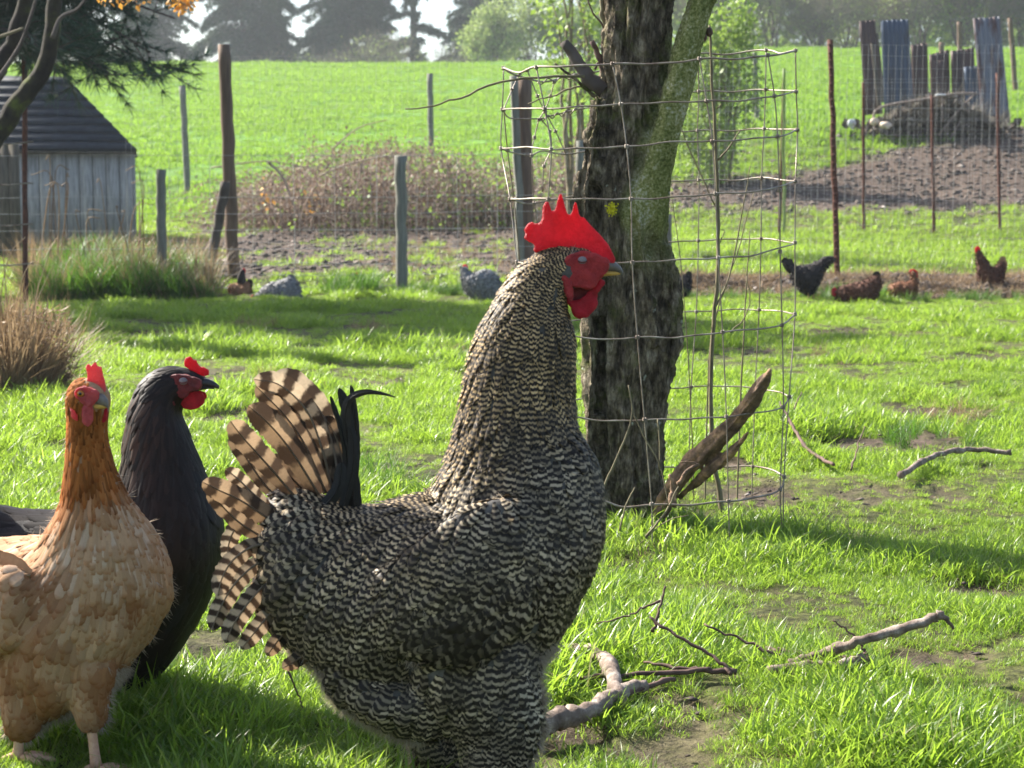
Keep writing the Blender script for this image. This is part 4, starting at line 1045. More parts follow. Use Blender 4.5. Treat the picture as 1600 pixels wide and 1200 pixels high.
Q2 = catmull(np.array([(1060, 770), (1100, 735), (1140, 698), (1168, 668)], float), 8)
G.add(*tube(at(Q2[:, 0], Q2[:, 1] + 8, np.linspace(3.6, 3.45, len(Q2))), np.interp(np.linspace(0, 1, len(Q2)), [0, .5, 1], [4, 11, 2]) * 3.45 / FPX, 12))
V, F = remesh(G, .0022, 2); Nn = vnormals(V, F)
ax_ = at(1203, 578, 3.4) - at(1050, 762, 3.6); ax_ /= np.linalg.norm(ax_); al_ = V @ ax_
W = np.stack([al_ * 9, (V - al_[:, None] * ax_)[:, 0] * 130, (V - al_[:, None] * ax_)[:, 2] * 130], -1)
V = V + Nn * (fbm(W, 3, 4) * .007 + fbm(V * 90, 2, 6) * .002)[:, None]
mk('limb', Geo().add(V, F), M_brok, bl)
jagstick([(1060, 756), (1075, 735), (1092, 725), (1062, 722)], 3.5, 4, 1, 'splinter', M_brok, bl)
jagstick([(1050, 790), (1052, 765), (1048, 742)], 3.5, 8, 2, 'splinter', M_brok, bl)

# ------------------------------------------------------------------ fallen branches on the grass
def branch(label, parts, dref=None, m=M_stick, cat='branch'):
    X0, Y0 = parts[0][0][0][:2]
    t = thing('fallen_branch', label, cat, tuple(ground_at(X0, min(Y0 + 20, 1190))), 'fallen branches on the grass')
    for q, (pts, r0, r1, *mm) in enumerate(parts):
        # each point lies just above the turf, lifted where it points up
        d = []
        for (x_, y_, *lift) in pts:
            gp = ground_at(x_, y_ + (lift[0] if lift else 6) + 14); d.append(gp[1])
        Q = catmull(np.array([p[:2] for p in pts], float), 6)
        dd = np.interp(np.linspace(0, 1, len(Q)), np.linspace(0, 1, len(d)), d)
        V_, F_, F3 = tube(at(Q[:, 0], Q[:, 1], dd) + rng.normal(size=(len(Q), 3)) * .0012, np.linspace(r0, r1, len(Q)) * np.mean(dd) / FPX * np.where(rng.random(len(Q)) < .12, 1.35, 1), 9)
        V_ = V_ + fbm(V_ * 70, 2, 7)[:, None] * r0 * .12 * np.mean(dd) / FPX
        mk('stem' if q == 0 else 'twig', Geo().add(V_, F_, F3), mm[0] if mm else m, t)
    return t
branch('smooth pale branch with a hooked end pointing up to the right', [([(1232, 1036, 8), (1290, 1020, 22), (1340, 1003, 40), (1400, 985, 58), (1466, 965, 80)], 7, 8), ([(1464, 962, 84), (1478, 966, 80), (1490, 983, 62)], 7, 2), ([(1355, 1030, 10), (1342, 1004, 34), (1325, 985, 52), (1300, 970, 66)], 2.2, 1.2, M_stickd)])
branch('short thick grey branch lying flat beside the hooked one', [([(1200, 1046, 6), (1262, 1042, 6), (1315, 1040, 8), (1350, 1030, 16)], 8, 10), ([(1340, 1033, 12), (1352, 1022, 20), (1358, 1040, 6)], 5, 3, M_stickd)])
branch('long thin dark branch running left towards the rooster leg', [([(1152, 1050, 4), (1100, 1048, 6), (1000, 1054, 5), (900, 1058, 6), (838, 1054, 8)], 5, 2.4), ([(1110, 1046, 6), (1060, 1044, 8), (1005, 1034, 8)], 4, 2), ([(1055, 1060, 5), (1000, 1076, 5), (945, 1092, 6)], 4, 5)], m=M_stickd)
branch('forked thorny twig rising behind the thin dark branch', [([(1142, 1052, 6), (1125, 1035, 18), (1080, 1005, 40), (1045, 985, 58), (1015, 964, 74)], 3.4, 2), ([(1018, 988, 50), (1030, 955, 80), (1040, 916, 115)], 2.4, 1.8), ([(1034, 938, 92), (1000, 953, 80), (970, 965, 66), (930, 975, 56)], 2, 1)], m=M_stickd)
branch('thin twig sloping from left above the thick grey branch', [([(1225, 1026, 10), (1200, 1018, 16), (1150, 995, 34), (1098, 976, 50)], 2.8, 1.6)], m=M_stickd)
branch('reddish stick between the sloping twig and the thick grey branch', [([(1195, 1016, 10), (1240, 1021, 10), (1300, 1026, 10), (1345, 1034, 10)], 5, 6)], m=M_stickd)
branch('thick pale log end beside the rooster leg', [([(835, 1142, 12), (870, 1125, 12), (910, 1116, 10), (945, 1095, 10), (975, 1078, 8), (1010, 1070, 6)], 17, 10), ([(965, 1090, 10), (958, 1062, 14), (950, 1035, 16), (925, 1018, 14), (880, 1012, 10), (850, 1002, 8)], 13, 7)])
branch('bare curved stick on the turf at the right edge', [([(1408, 742, 4), (1440, 722, 6), (1475, 708, 8), (1520, 702, 8), (1582, 707, 4)], 4.5, 4)])
branch('dark twig on the ground just right of the cage', [([(1232, 655, 30), (1240, 668, 24), (1256, 695, 10), (1275, 712, 4), (1303, 727, 3)], 2.6, 2.6), ([(1248, 682, 14), (1228, 645, 44), (1218, 628, 56)], 1.6, 1), ([(1240, 640, 48), (1252, 612, 70)], 1.2, .8)], m=M_stickd)
branch('small dead twig standing in the grass under the tail of the rooster', [([(443, 1030, 75), (455, 1060, 52), (468, 1090, 20), (472, 1112, 4)], 1.6, 1.2)], m=M_stickd)
branch('small twig in the turf left of the curved stick', [([(1330, 735, 4), (1340, 700, 30), (1352, 665, 60)], 1.4, .8)], m=M_stickd)
C = at(np.array([320., 318]), np.array([523., 529]), 8.8)
o = solo('stray_feather', leaf_geo(C, .05, .5), M_white, 'small white feather caught in the shaded grass', 'feather', None)

# ------------------------------------------------------------------ birds
def fit_bars(Gd):
    """bar phase at each guide so that neighbouring bars meet"""
    n = len(Gd); A = []; b_ = []
    for i in range(n):
        for j in range(i + 1, n):
            dx = Gd[j, :2] - Gd[i, :2]; D_ = np.hypot(*dx)
            if D_ > 260: continue
            w = 60 / D_; per = (Gd[i, 6] + Gd[j, 6]) / 2
            r_ = np.zeros(n); r_[j] = 1; r_[i] = -1; A.append(r_ * w)
            dd = (Gd[i, 2:4] + Gd[j, 2:4]) / 2; b_.append(dd @ dx / per * w)
    r_ = np.zeros(n); r_[0] = 1; A.append(r_); b_.append(0)
    return np.linalg.lstsq(np.array(A), np.array(b_), rcond=None)[0]
PROF_V = np.array([0, .3, .62, .84, .95, 1.0]); PROF_W = np.array([.4, .95, 1.0, .72, .42, .08]); PROF_R = np.array([.5, .95, 1.0, .8, .46, .08])
def plumage(V, F, guides, d, tintf, skip=None, kd=.2, lift0=.0008, liftk=.09, seed=1, jit=.12, widthj=.2, phj_s=.22):
    """overlapping feathers over a body; guides: x,y, dirx,diry, len, width, barperiod, lift (px)"""
    r = np.random.default_rng(seed)
    Gd = np.array(guides, float); nn = np.hypot(Gd[:, 2], Gd[:, 3]); Gd[:, 2] /= nn; Gd[:, 3] /= nn
    S = fit_bars(Gd)
    k = d / FPX
    a, b_, c, e = (V[F[:, q]] for q in range(4))
    ar = .5 * np.linalg.norm(np.cross(c - a, e - b_), axis=1); cen = (a + b_ + c + e) / 4
    fn = np.cross(c - a, e - b_); fn /= np.linalg.norm(fn, axis=1)[:, None] + 1e-12
    bv = BVHTree.FromPolygons(V.tolist(), F.tolist())
    def interp(Q):
        D2 = ((Q[:, None] - Gd[None, :, :2]) ** 2).sum(-1) + 60
        W = D2 ** -1.6; W /= W.sum(1)[:, None]
        val = W @ Gd[:, 2:]
        ph = (W * (S[None] + ((Q[:, None] - Gd[None, :, :2]) * Gd[None, :, 2:4]).sum(-1) / Gd[None, :, 6])).sum(1)
        return val, ph
    Q = proj(cen); val, _ = interp(Q)
    w = ar / (val[:, 2] * val[:, 3] * k * k * kd)
    if skip is not None: w = w * (1 - skip(cen, Q))
    n = int(w.sum()); pick = r.choice(len(F), n, p=w / w.sum())
    u1 = r.random((n, 1)); u2 = r.random((n, 1))
    P = (a[pick] * (1 - u1) + b_[pick] * u1) * (1 - u2) + (e[pick] * (1 - u1) + c[pick] * u1) * u2
    Nf = fn[pick]
    Q = proj(P); val, ph = interp(Q)
    an = r.normal(size=n) * jit
    dx, dz = val[:, 0], -val[:, 1]
    dx, dz = dx * np.cos(an) - dz * np.sin(an), dx * np.sin(an) + dz * np.cos(an)
    D = np.stack([dx, np.zeros(n), dz], -1)
    D -= (D * Nf).sum(1)[:, None] * Nf; D /= np.linalg.norm(D, axis=1)[:, None] + 1e-9
    L = val[:, 2] * k * r.uniform(.8, 1.2, n); Wd = val[:, 3] * k * .5 * r.uniform(1 - widthj, 1 + widthj, n)
    lf = liftk * (1 + val[:, 5]) * r.uniform(.5, 1.5, n)
    rows = []; nrm = []
    cur = P.copy()
    for q, v in enumerate(PROF_V):
        if q: cur = cur + D * (L * (v - PROF_V[q - 1]))[:, None]
        loc = np.empty_like(cur); ln = np.empty_like(cur)
        for i in range(n):
            h = bv.find_nearest(cur[i])
            loc[i] = h[0]; ln[i] = h[1]
        # follow the body where it curves away, but let tips stand off convex turns
        off = np.linalg.norm(cur - loc, axis=1); sg = np.sign(((cur - loc) * ln).sum(1))
        cur = loc + ln * (np.clip(off * sg, 0, None) * .45)[:, None]
        rows.append(cur + ln * (lift0 + lf * L * v)[:, None]); nrm.append(ln)
    geo = Geo()
    Vv = np.empty((n, len(PROF_V), 3, 3)); uv = np.empty((n, len(PROF_V), 3, 2)); uvb = np.empty_like(uv)
    rid = r.random(n); phj = ph + r.normal(size=n) * phj_s
    for q, v in enumerate(PROF_V):
        s = np.cross(nrm[q], D); s /= np.linalg.norm(s, axis=1)[:, None] + 1e-9
        rd = np.clip((val[:, 3] - 12) / 8, 0, 1); hw = Wd * (PROF_W[q] * (1 - rd) + PROF_R[q] * rd)
        for ci, u in enumerate((-1, 0, 1)):
            Vv[:, q, ci] = rows[q] + s * (u * hw)[:, None] - nrm[q] * (abs(u) * hw * .35 + .0)[:, None]
            uv[:, q, ci, 0] = u * PROF_W[q]; uv[:, q, ci, 1] = phj + v * L / k / val[:, 4]
            uvb[:, q, ci, 0] = rid; uvb[:, q, ci, 1] = v
    tint = tintf(P, Q, r)
    T = np.repeat(tint, 18, 0)
    base = (np.arange(n) * 18)[:, None, None]
    F0 = np.array([[q * 3 + c0, q * 3 + c0 + 1, q * 3 + c0 + 4, q * 3 + c0 + 3] for q in range(5) for c0 in (0, 1)])
    geo.add(Vv.reshape(-1, 3), (F0[None] + base).reshape(-1, 4), uv=uv.reshape(-1, 2), uvb=uvb.reshape(-1, 2), tint=T)
    return geo
def big_feather(pts, d, wpx, offs, tint, period=40, ph0=0, curl=.25, edge=1.0, nrow=38, prof=None, seed=0, side=None):
    """single vaned feather with a quill; pts px base->tip; offs depth offsets px base/tip"""
    r = np.random.default_rng(seed)
    Q = catmull(np.array(pts, float), 12); t = np.linspace(0, 1, nrow)
    t = 1 - (1 - t) ** 1.45
    s = np.concatenate([[0], np.cumsum(np.hypot(*np.diff(Q, axis=0).T))]); Ltot = s[-1]; tt = t * Ltot
    X = np.interp(tt, s, Q[:, 0]); Y = np.interp(tt, s, Q[:, 1])
    k = d / FPX; off = np.interp(t, [0, 1], offs) if len(offs) == 2 else np.interp(t, np.linspace(0, 1, len(offs)), offs)
    P = at(X, Y, d); P[:, 1] += off * k
    T = np.gradient(P, axis=0); T /= np.linalg.norm(T, axis=1)[:, None]
    vn = np.array([0, -1, 0.]) if side is None else np.asarray(side, float)
    Sd = np.cross(T, vn); Sd /= np.linalg.norm(Sd, axis=1)[:, None]; Nn_ = np.cross(Sd, T)
    if prof is None: prof = ([0, .1, .35, .7, .86, .92, .96, .985, 1], [.3, .6, .88, 1, .97, .86, .68, .45, .1])
    hw = np.interp(t, prof[0], prof[1]) * wpx * k / 2
    us_ = np.array([-1, -.66, -.33, -.04, .04, .33, .66, 1]); nc = len(us_)
    V_ = np.empty((nrow, nc, 3)); uv = np.empty((nrow, nc, 2)); uvb = np.empty((nrow, nc, 2))
    for c_, u in enumerate(us_):
        e = 1 + (.05 * r.normal(size=nrow) if abs(u) == 1 else 0)
        V_[:, c_] = P + Sd * (u * hw * e)[:, None] - Nn_ * (abs(u) ** 1.5 * hw * curl)[:, None] + T * (abs(u) * hw * -.12)[:, None]
        uv[:, c_, 0] = u; uv[:, c_, 1] = ph0 + tt / period - abs(u) * wpx / period * .25
        uvb[:, c_, 0] = seed * .137 % 1 + .1 * (u > 0); uvb[:, c_, 1] = t * .9
    i, j = np.meshgrid(np.arange(nrow - 1), np.arange(nc - 1), indexing='ij'); a = i * nc + j
    geo = Geo().add(V_.reshape(-1, 3), np.stack([a, a + 1, a + nc + 1, a + nc], -1).reshape(-1, 4), uv=uv.reshape(-1, 2), uvb=uvb.reshape(-1, 2), tint=np.tile(np.array(tint, float), (nrow * nc, 1)) * np.repeat(np.interp(t, [0, .35, .8, 1], [.35, .6, 1, 1.05]), nc)[:, None])  # tint darkens towards the base: shade of overlapping feathers painted into the colour
    qv, qf, q3 = tube(P + Nn_ * .0006, np.linspace(.0016, .0004, nrow), 5)
    n_ = len(qv); geo.add(qv, qf, q3, uv=np.tile([0, .2], (n_, 1)), uvb=np.tile([.3, .3], (n_, 1)), tint=np.tile(np.array(tint) * .6, (n_, 1)))
    return geo
def foot(t, X, Y, d, off, m, r_=9, face=1, name='leg', top=None):
    """shank and three front toes plus a hind toe"""
    k = d / FPX; tx, ty = top if top else (X, Y - 70)
    g_ = Geo(); P0 = at(tx, ty, d); P1 = at(X, Y, d); P0[1] += off * k; P1[1] += off * k
    P1[2] = gz(P1[0], P1[1]) + r_ * k * .8
    g_.add(*tube(np.stack([P0 * (1 - q) + P1 * q for q in np.linspace(0, 1, 6)]), np.array([1.1, .95, .9, .92, 1.0, 1.25]) * r_ * k, 10))
    for an, L in ((-.5, 5.2), (0, 6.2), (.5, 5.2), (math.pi, 2.6)):
        dr = np.array([math.cos(an) * face, math.sin(an), 0]); e = P1 + dr * L * r_ * k
        mid = P1 + dr * L * .5 * r_ * k + np.array([0, 0, r_ * k * .25]); e[2] = P1[2] - r_ * k * .35
        g_.add(*tube(np.stack([P1, mid, e, e + dr * r_ * k * .8 - np.array([0, 0, r_ * k * .2])]), np.array([.75, .62, .5, .12]) * r_ * k, 8))
    V_, L_, S_ = g_.arrays()
    return mk(name, g_, m, t)

# ---- the barred rooster
dK = 2.0
k_ = dK / FPX
rooster = thing('rooster', 'big barred black-and-white rooster with a tall red comb in the foreground', 'rooster', (float(at(720, 600, dK)[0]), dK, gz(-.05, dK)))
BG = Geo()
# neck and chest: head first
loft([(940, 402, 938, 428, 10, 0), (925, 392, 925, 442, 20, 0), (900, 386, 900, 452, 27, 0), (868, 386, 886, 468, 33, 0), (840, 396, 884, 486, 38, 0), (806, 424, 890, 500, 45, 0), (780, 462, 895, 520, 54, 0), (756, 505, 897, 560, 62, 0), (738, 555, 896, 605, 66, 0),
      (726, 612, 897, 648, 72, 0), (716, 665, 908, 682, 82, 0), (702, 715, 930, 722, 96, 0), (682, 765, 942, 775, 112, 0), (662, 825, 942, 835, 126, 0), (640, 885, 926, 895, 130, 0), (620, 940, 896, 955, 122, 0), (612, 985, 862, 1005, 100, 0), (630, 1030, 830, 1040, 60, 0)], dK, 36, 4, BG)
# trunk of the body from chest to tail root
loft([(880, 740, 880, 930, 60, 0), (820, 730, 830, 985, 112, 0), (760, 748, 770, 1020, 130, 0), (700, 768, 700, 1040, 132, 0), (640, 780, 640, 1070, 126, 0), (590, 792, 580, 1085, 116, 0), (545, 792, 530, 1062, 104, 0), (500, 778, 478, 1020, 88, 0), (455, 768, 432, 985, 66, 0), (418, 786, 405, 950, 42, 0)], dK, 36, 4, BG)
# vent fluff
loft([(480, 980, 540, 1010, 50, 0), (520, 1000, 520, 1068, 70, 0), (580, 1010, 570, 1112, 86, 0), (640, 1020, 640, 1142, 92, 0), (700, 1020, 700, 1140, 90, 0), (760, 1010, 760, 1110, 70, 0)], dK, 28, 4, BG)
# near and far thighs
loft([(640, 960, 830, 960, 50, -60), (640, 1010, 838, 1000, 56, -66), (655, 1060, 842, 1050, 54, -68), (690, 1105, 846, 1095, 48, -68), (715, 1140, 838, 1140, 40, -66), (724, 1180, 818, 1185, 34, -64), (728, 1215, 812, 1220, 30, -62)], dK, 28, 4, BG)
loft([(600, 980, 760, 980, 50, 60), (610, 1040, 750, 1040, 54, 64), (630, 1100, 738, 1105, 48, 64), (638, 1150, 730, 1155, 38, 62), (642, 1190, 726, 1195, 32, 60), (648, 1225, 718, 1230, 26, 60)], dK, 28, 4, BG)
# folded wing bulge, both sides
for sgn in (-1, 1):
    loft([(842, 790, 842, 890, 14, sgn * 108), (800, 758, 820, 945, 26, sgn * 122), (750, 765, 775, 985, 30, sgn * 128), (700, 790, 720, 1010, 28, sgn * 128), (650, 830, 660, 1000, 22, sgn * 124), (600, 870, 600, 975, 12, sgn * 114)], dK, 24, 4, BG)
V, F = remesh(BG, .0045, 7)
rz_ = fbm(V * 26, 3, 12); V = V + vnormals(V, F) * (rz_ * .004)[:, None] * (V[:, 2:3] < .42)
body = mk('body', Geo().add(V, F), M_under_b, rooster)
rg = [(900, 395, -.95, .25, 14, 6, 5, .2), (868, 388, -.85, .5, 20, 7, 6, .2), (905, 445, -.3, .95, 12, 6, 5, 0), (880, 470, -.2, 1, 22, 7, 6, .1), (830, 430, -.62, .8, 34, 8, 7, .2), (785, 480, -.45, .9, 44, 8.5, 7.5, .2), (850, 520, -.12, 1, 42, 8, 8, .1), (770, 560, -.18, 1, 50, 9, 8.5, .2), (885, 570, -.0, 1, 36, 9, 8.5, .1),
      (735, 640, -.12, 1, 56, 9.5, 9, .3), (820, 630, -.04, 1, 54, 10, 9.5, .2), (885, 640, .05, 1, 34, 12, 10, .1), (715, 715, -.38, .93, 60, 10, 10, .3), (780, 705, -.12, 1, 50, 12, 10, .2), (890, 700, .12, 1, 32, 17, 11, 0), (930, 760, 0, 1, 32, 20, 12, 0), (850, 760, -.06, 1, 34, 18, 11, 0), (925, 850, -.22, 1, 34, 20, 12, 0), (880, 920, -.5, .85, 36, 20, 12, 0),
      (740, 780, -.25, .97, 50, 12, 10, .2), (790, 830, -.12, 1, 32, 18, 11.5, 0), (700, 860, -.12, 1, 34, 17, 11, 0), (760, 900, -.25, .97, 34, 19, 12, 0), (820, 930, -.7, .7, 44, 22, 15, 0), (700, 960, -.7, .7, 42, 20, 14, 0), (760, 985, -.9, .45, 52, 22, 20, 0), (690, 1010, -.95, .3, 44, 20, 18, 0),
      (650, 780, -.75, .66, 50, 11, 10, .1), (580, 800, -.75, .66, 48, 11, 10, .1), (620, 850, -.25, .97, 46, 12, 10.5, .1), (600, 920, -.15, 1, 46, 12, 11, .1), (540, 860, -.4, .9, 50, 13, 12, .2), (540, 950, -.25, .97, 48, 14, 12, .2), (480, 840, -.85, .5, 50, 17, 14, .3), (450, 900, -.65, .75, 56, 19, 15, .4), (490, 960, -.45, .9, 46, 17, 13, .3),
      (420, 860, -.8, .6, 50, 24, 17, .5), (430, 950, -.6, .8, 46, 22, 15, .5), (550, 1030, -.6, .8, 40, 20, 12, .5), (600, 1080, -.4, .9, 42, 22, 12, .8), (520, 1040, -.7, .7, 40, 20, 12, .8), (650, 1120, -.1, 1, 36, 20, 11, .6),
      (660, 1060, -.25, .97, 36, 19, 11, .2), (740, 1060, .08, 1, 34, 18, 11, .1), (800, 1020, .3, .95, 32, 18, 11, .1), (840, 1080, .2, 1, 36, 18, 11, .6), (770, 1120, .1, 1, 30, 16, 10, .1), (700, 1170, 0, 1, 24, 14, 9, .1), (770, 1180, 0, 1, 24, 14, 9, .1)]
def rt_tint(P, Q, r):
    n = len(P); neck = sstep(720, 600, Q[:, 1]); neck = np.maximum(neck, sstep(760, 700, Q[:, 1]) * sstep(840, 760, Q[:, 0]))
    sad = sstep(120, 60, np.abs(Q[:, 0] - 610)) * sstep(960, 820, Q[:, 1]) * .45
    y = np.clip(neck + sad, 0, 1)[:, None]
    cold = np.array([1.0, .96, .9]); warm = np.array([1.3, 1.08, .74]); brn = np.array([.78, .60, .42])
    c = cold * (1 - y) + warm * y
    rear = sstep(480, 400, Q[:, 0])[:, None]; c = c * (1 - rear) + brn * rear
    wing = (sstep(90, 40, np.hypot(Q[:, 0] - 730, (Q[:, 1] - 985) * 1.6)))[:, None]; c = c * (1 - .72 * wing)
    wf = (sstep(40, 10, np.abs(Q[:, 0] - 832)) * sstep(990, 1040, Q[:, 1]) * sstep(1150, 1110, Q[:, 1]))[:, None]; c = c * (1 - wf) + np.array([1.5, 1.5, 1.5]) * wf
    return c * r.uniform(.3, 1.25, (n, 1)) * (1 + .7 * fbm(P * 34, 2, 61))[:, None]
def headskip(P, Q):
    face = ((Q[:, 0] - 914) / 33) ** 2 + ((Q[:, 1] - 424) / 30) ** 2 < 1
    return (face | (Q[:, 0] > 930) & (Q[:, 1] < 470)).astype(float)
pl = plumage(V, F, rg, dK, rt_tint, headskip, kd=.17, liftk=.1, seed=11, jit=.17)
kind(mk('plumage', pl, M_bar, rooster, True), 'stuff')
# loose down at belly and thigh
def fluff(parent, V, F, sel, n, L, m, seed, down=.6):
    r = np.random.default_rng(seed); Nn_ = vnormals(V, F); Q = proj(V); w = sel(Q); w = w / w.sum(); i = r.choice(len(V), n, p=w)
    D = Nn_[i] * .7 + np.array([0, 0, -down]) + r.normal(size=(n, 3)) * .3; D /= np.linalg.norm(D, axis=1)[:, None]
    return kind(mk('down', needle_geo(V[i], D, 3, L, .0009, .35, r), m, parent, False), 'stuff')
M_down = leafy('down_fluff', [(0, (.12, .09, .07)), (.6, (.3, .25, .2)), (1, (.5, .45, .4))], (.8, .65, .5), .4, .8)
def rimsel(V_, N_): return np.exp(-(N_[:, 1] / .28) ** 2)
fluff(rooster, V, F, lambda Q: (((Q[:, 1] > 1000) & (Q[:, 0] < 660)) * 1.0 + ((Q[:, 0] > 815) & (Q[:, 1] > 1000)) * 1.0) * rimsel(V, vnormals(V, F)) + .0005, 3800, .018, M_down, 3)

# comb
comb = [(962, 404), (950, 381), (938, 367), (927, 356), (919, 347), (911, 337), (908, 346), (904, 330), (900, 313), (897, 318), (893, 332), (889, 343), (885, 330), (880, 312), (877, 301), (873, 304), (868, 325), (864, 343), (860, 328), (858, 315), (853, 314), (848, 322), (846, 347), (838, 350), (830, 346), (824, 350), (818, 360), (822, 366), (818, 372), (826, 378), (836, 382), (833, 392), (838, 396), (848, 393), (858, 388), (878, 388), (900, 396), (920, 402), (940, 412), (952, 416), (960, 412)]
g = slab(comb, dK, 9); Vc, Fc = remesh(g, .0022, 3, .5)
q = proj(Vc); dep = sstep(398, 330, q[:, 1]); Vc[:, 1] = dK + (Vc[:, 1] - dK) * (1.7 - 1.05 * dep) + .004 * np.sin(Vc[:, 0] * 90) * dep
mk('comb', Geo().add(Vc, Fc), M_comb, rooster)
# face: bare red skin on both cheeks
def skin(name, pts, d, offs, thick, m, parent, vox=.0022, bulge=.002, sm=3):
    for sgn in ((-1, 1) if isinstance(offs, (int, float)) else offs[1]):
        of = offs if isinstance(offs, (int, float)) else offs[0]
        g_ = slab(pts, d, thick, sgn * of, dens=3); Vs, Fs = remesh(g_, vox, sm, .5)
        Vs = Vs + vnormals(Vs, Fs) * (fbm(Vs * 180, 2, 5) * bulge)[:, None]
        o_ = mk(name, Geo().add(Vs, Fs), m, parent)
face_ = [(878, 408), (884, 402), (892, 396), (910, 392), (935, 398), (950, 406), (948, 424), (938, 432), (930, 446), (920, 452), (905, 448), (893, 446), (880, 440), (874, 426), (876, 412)]
skin('cheek', face_, dK, 18, 22, M_face, rooster)
lobe = [(876, 424), (886, 430), (893, 440), (896, 456), (893, 470), (886, 466), (878, 450), (873, 436)]
skin('ear_lobe', lobe, dK, 29, 8, M_face, rooster)
watt = [(885, 448), (893, 466), (903, 468), (912, 462), (922, 452), (930, 438), (940, 436), (946, 442), (938, 452), (932, 462), (933, 474), (927, 486), (917, 494), (908, 498), (898, 496), (892, 482), (884, 466)]
skin('wattle', watt, dK, 17, 8, M_comb, rooster)
mk('throat', Geo().add(*remesh(slab([(884, 440), (896, 444), (918, 446), (934, 436), (938, 446), (926, 462), (920, 480), (904, 486), (888, 470)], dK, 24, 0, dens=2), .0025, 4)), M_darkface, rooster)
def eye(parent, X, Y, d, off, r_, closed, sgns=(-1, 1), ring=None):
    for s in sgns:
        c = at(X, Y, d); c[1] += s * off * d / FPX; rr_ = r_ * d / FPX
        e = mk('eye', ellip(c, (rr_ * 1.15, rr_ * .7, rr_), None, 9), M_lid if closed else M_iris, parent)
        if closed:
            th_ = np.linspace(0, math.pi, 9)
            P = c + np.stack([-np.cos(th_) * rr_ * 1.1, np.full(9, s * rr_ * .62), -np.sin(th_) * rr_ * .45], -1)
            mk('lid_fold', Geo().add(*tube(P, rr_ * .16, 5)), M_darkface, e)
        else:
            mk('pupil', ellip(c + np.array([0, s * rr_ * .45, 0]), (rr_ * .55, rr_ * .4, rr_ * .55), None, 8), M_pupil, e)
eye(rooster, 909, 406, dK, 27, 6.5, True)
def beak(parent, rings_u, rings_l, d, mu, ml):
    mk('upper_beak', loft(rings_u, d, 16, 5), mu, parent); mk('lower_beak', loft(rings_l, d, 16, 5), ml, parent)
beak(rooster, [(940, 406, 940, 424, 10, 0), (952, 406, 951, 424, 9, 0), (962, 410, 961, 425, 7, 0), (970, 417, 968, 427, 4, 0), (974, 425, 973, 430, 1.5, 0)], [(940, 422, 940, 432, 8, 0), (952, 423, 952, 431, 7, 0), (963, 424, 963, 430, 4, 0), (969, 426, 969, 429, 1, 0)], dK, M_beak_g, M_beak_y)
foot(rooster, 772, 1258, dK, -62, M_leg_y, 11, 1, top=(772, 1205))
foot(rooster, 690, 1262, dK, 60, M_leg_y, 11, 1, top=(684, 1205))

# tail: every big feather its own part
bw, bn, dkk = (1, .96, .9), (.7, .6, .5), (.3, .25, .2)
TF = [([(536, 790), (515, 740), (492, 700), (474, 672)], 40, (14, 20), (.3, .24, .2), 30, .4),
      ([(500, 800), (470, 765), (440, 735), (420, 715)], 40, (10, 16), (.3, .24, .2), 30, .1),
      ([(470, 830), (430, 810), (400, 795), (372, 786)], 40, (0, 10), (.35, .28, .23), 24, .1),
      ([(520, 775), (503, 700), (480, 640), (440, 600), (400, 590)], 37, (10, -25), bw, 34, .1),
      ([(532, 770), (520, 700), (500, 645), (462, 602), (428, 584)], 39, (0, 20), bw, 38, .35),
      ([(510, 770), (478, 695), (448, 650), (420, 620), (402, 602)], 35, (-4, -14), bn, 36, .6),
      ([(500, 770), (468, 715), (440, 675), (412, 645), (394, 630)], 44, (-18, -42), bn, 75, .55),
      ([(462, 770), (430, 730), (405, 700), (384, 675), (368, 652)], 40, (-24, -50), bn, 36, .2),
      ([(548, 790), (538, 735), (526, 690), (514, 665), (505, 652)], 30, (6, 10), bw, 32, .3),
      ([(440, 790), (410, 760), (385, 725), (366, 700), (352, 690)], 30, (20, 30), bn, 30, .0),
      ([(425, 790), (400, 768), (378, 745), (358, 728)], 25, (-20, -34), bw, 20, .3),
      ([(460, 830), (420, 800), (385, 775), (350, 757), (326, 744)], 37, (-34, -58), bn, 34, .45),
      ([(452, 856), (415, 836), (378, 812), (346, 780), (330, 762)], 30, (-20, -30), bn, 30, .2),
      ([(440, 840), (402, 845), (372, 865), (356, 892), (350, 918)], 32, (-44, -60), bw, 18, .1),
      ([(455, 860), (412, 870), (376, 900), (352, 940), (340, 972)], 32, (-40, -56), bw, 18, .5),
      ([(470, 880), (425, 900), (396, 930), (374, 962), (362, 990)], 33, (-46, -62), bw, 19, .2),
      ([(480, 900), (445, 930), (420, 958), (398, 985), (384, 1002)], 30, (-40, -50), bw, 18, .8),
      ([(430, 800), (395, 808), (368, 826), (356, 850), (352, 880)], 28, (10, 16), bw, 17, .3),
      ([(490, 930), (462, 965), (440, 990), (424, 1012)], 26, (-44, -52), bn, 16, .1),
      ([(520, 960), (490, 1000), (468, 1022), (446, 1034)], 25, (-40, -40), bn, 15, .4)]
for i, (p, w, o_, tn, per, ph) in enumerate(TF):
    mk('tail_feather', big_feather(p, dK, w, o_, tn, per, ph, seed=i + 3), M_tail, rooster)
BF = [([(548, 800), (543, 720), (533, 668), (524, 640), (517, 618)], 9, (-4, -8)), ([(552, 800), (549, 700), (543, 650), (536, 625), (530, 606)], 17, (0, 0)), ([(550, 800), (557, 720), (556, 670), (550, 618), (547, 602)], 10, (6, 10))]
for i, (p, w, o_) in enumerate(BF):
    o = mk('tail_feather', big_feather(p, dK, w, o_, (.018, .02, .02), 30, 0, seed=30 + i), M_black, rooster); o['label'] = 'black upright tail feather'
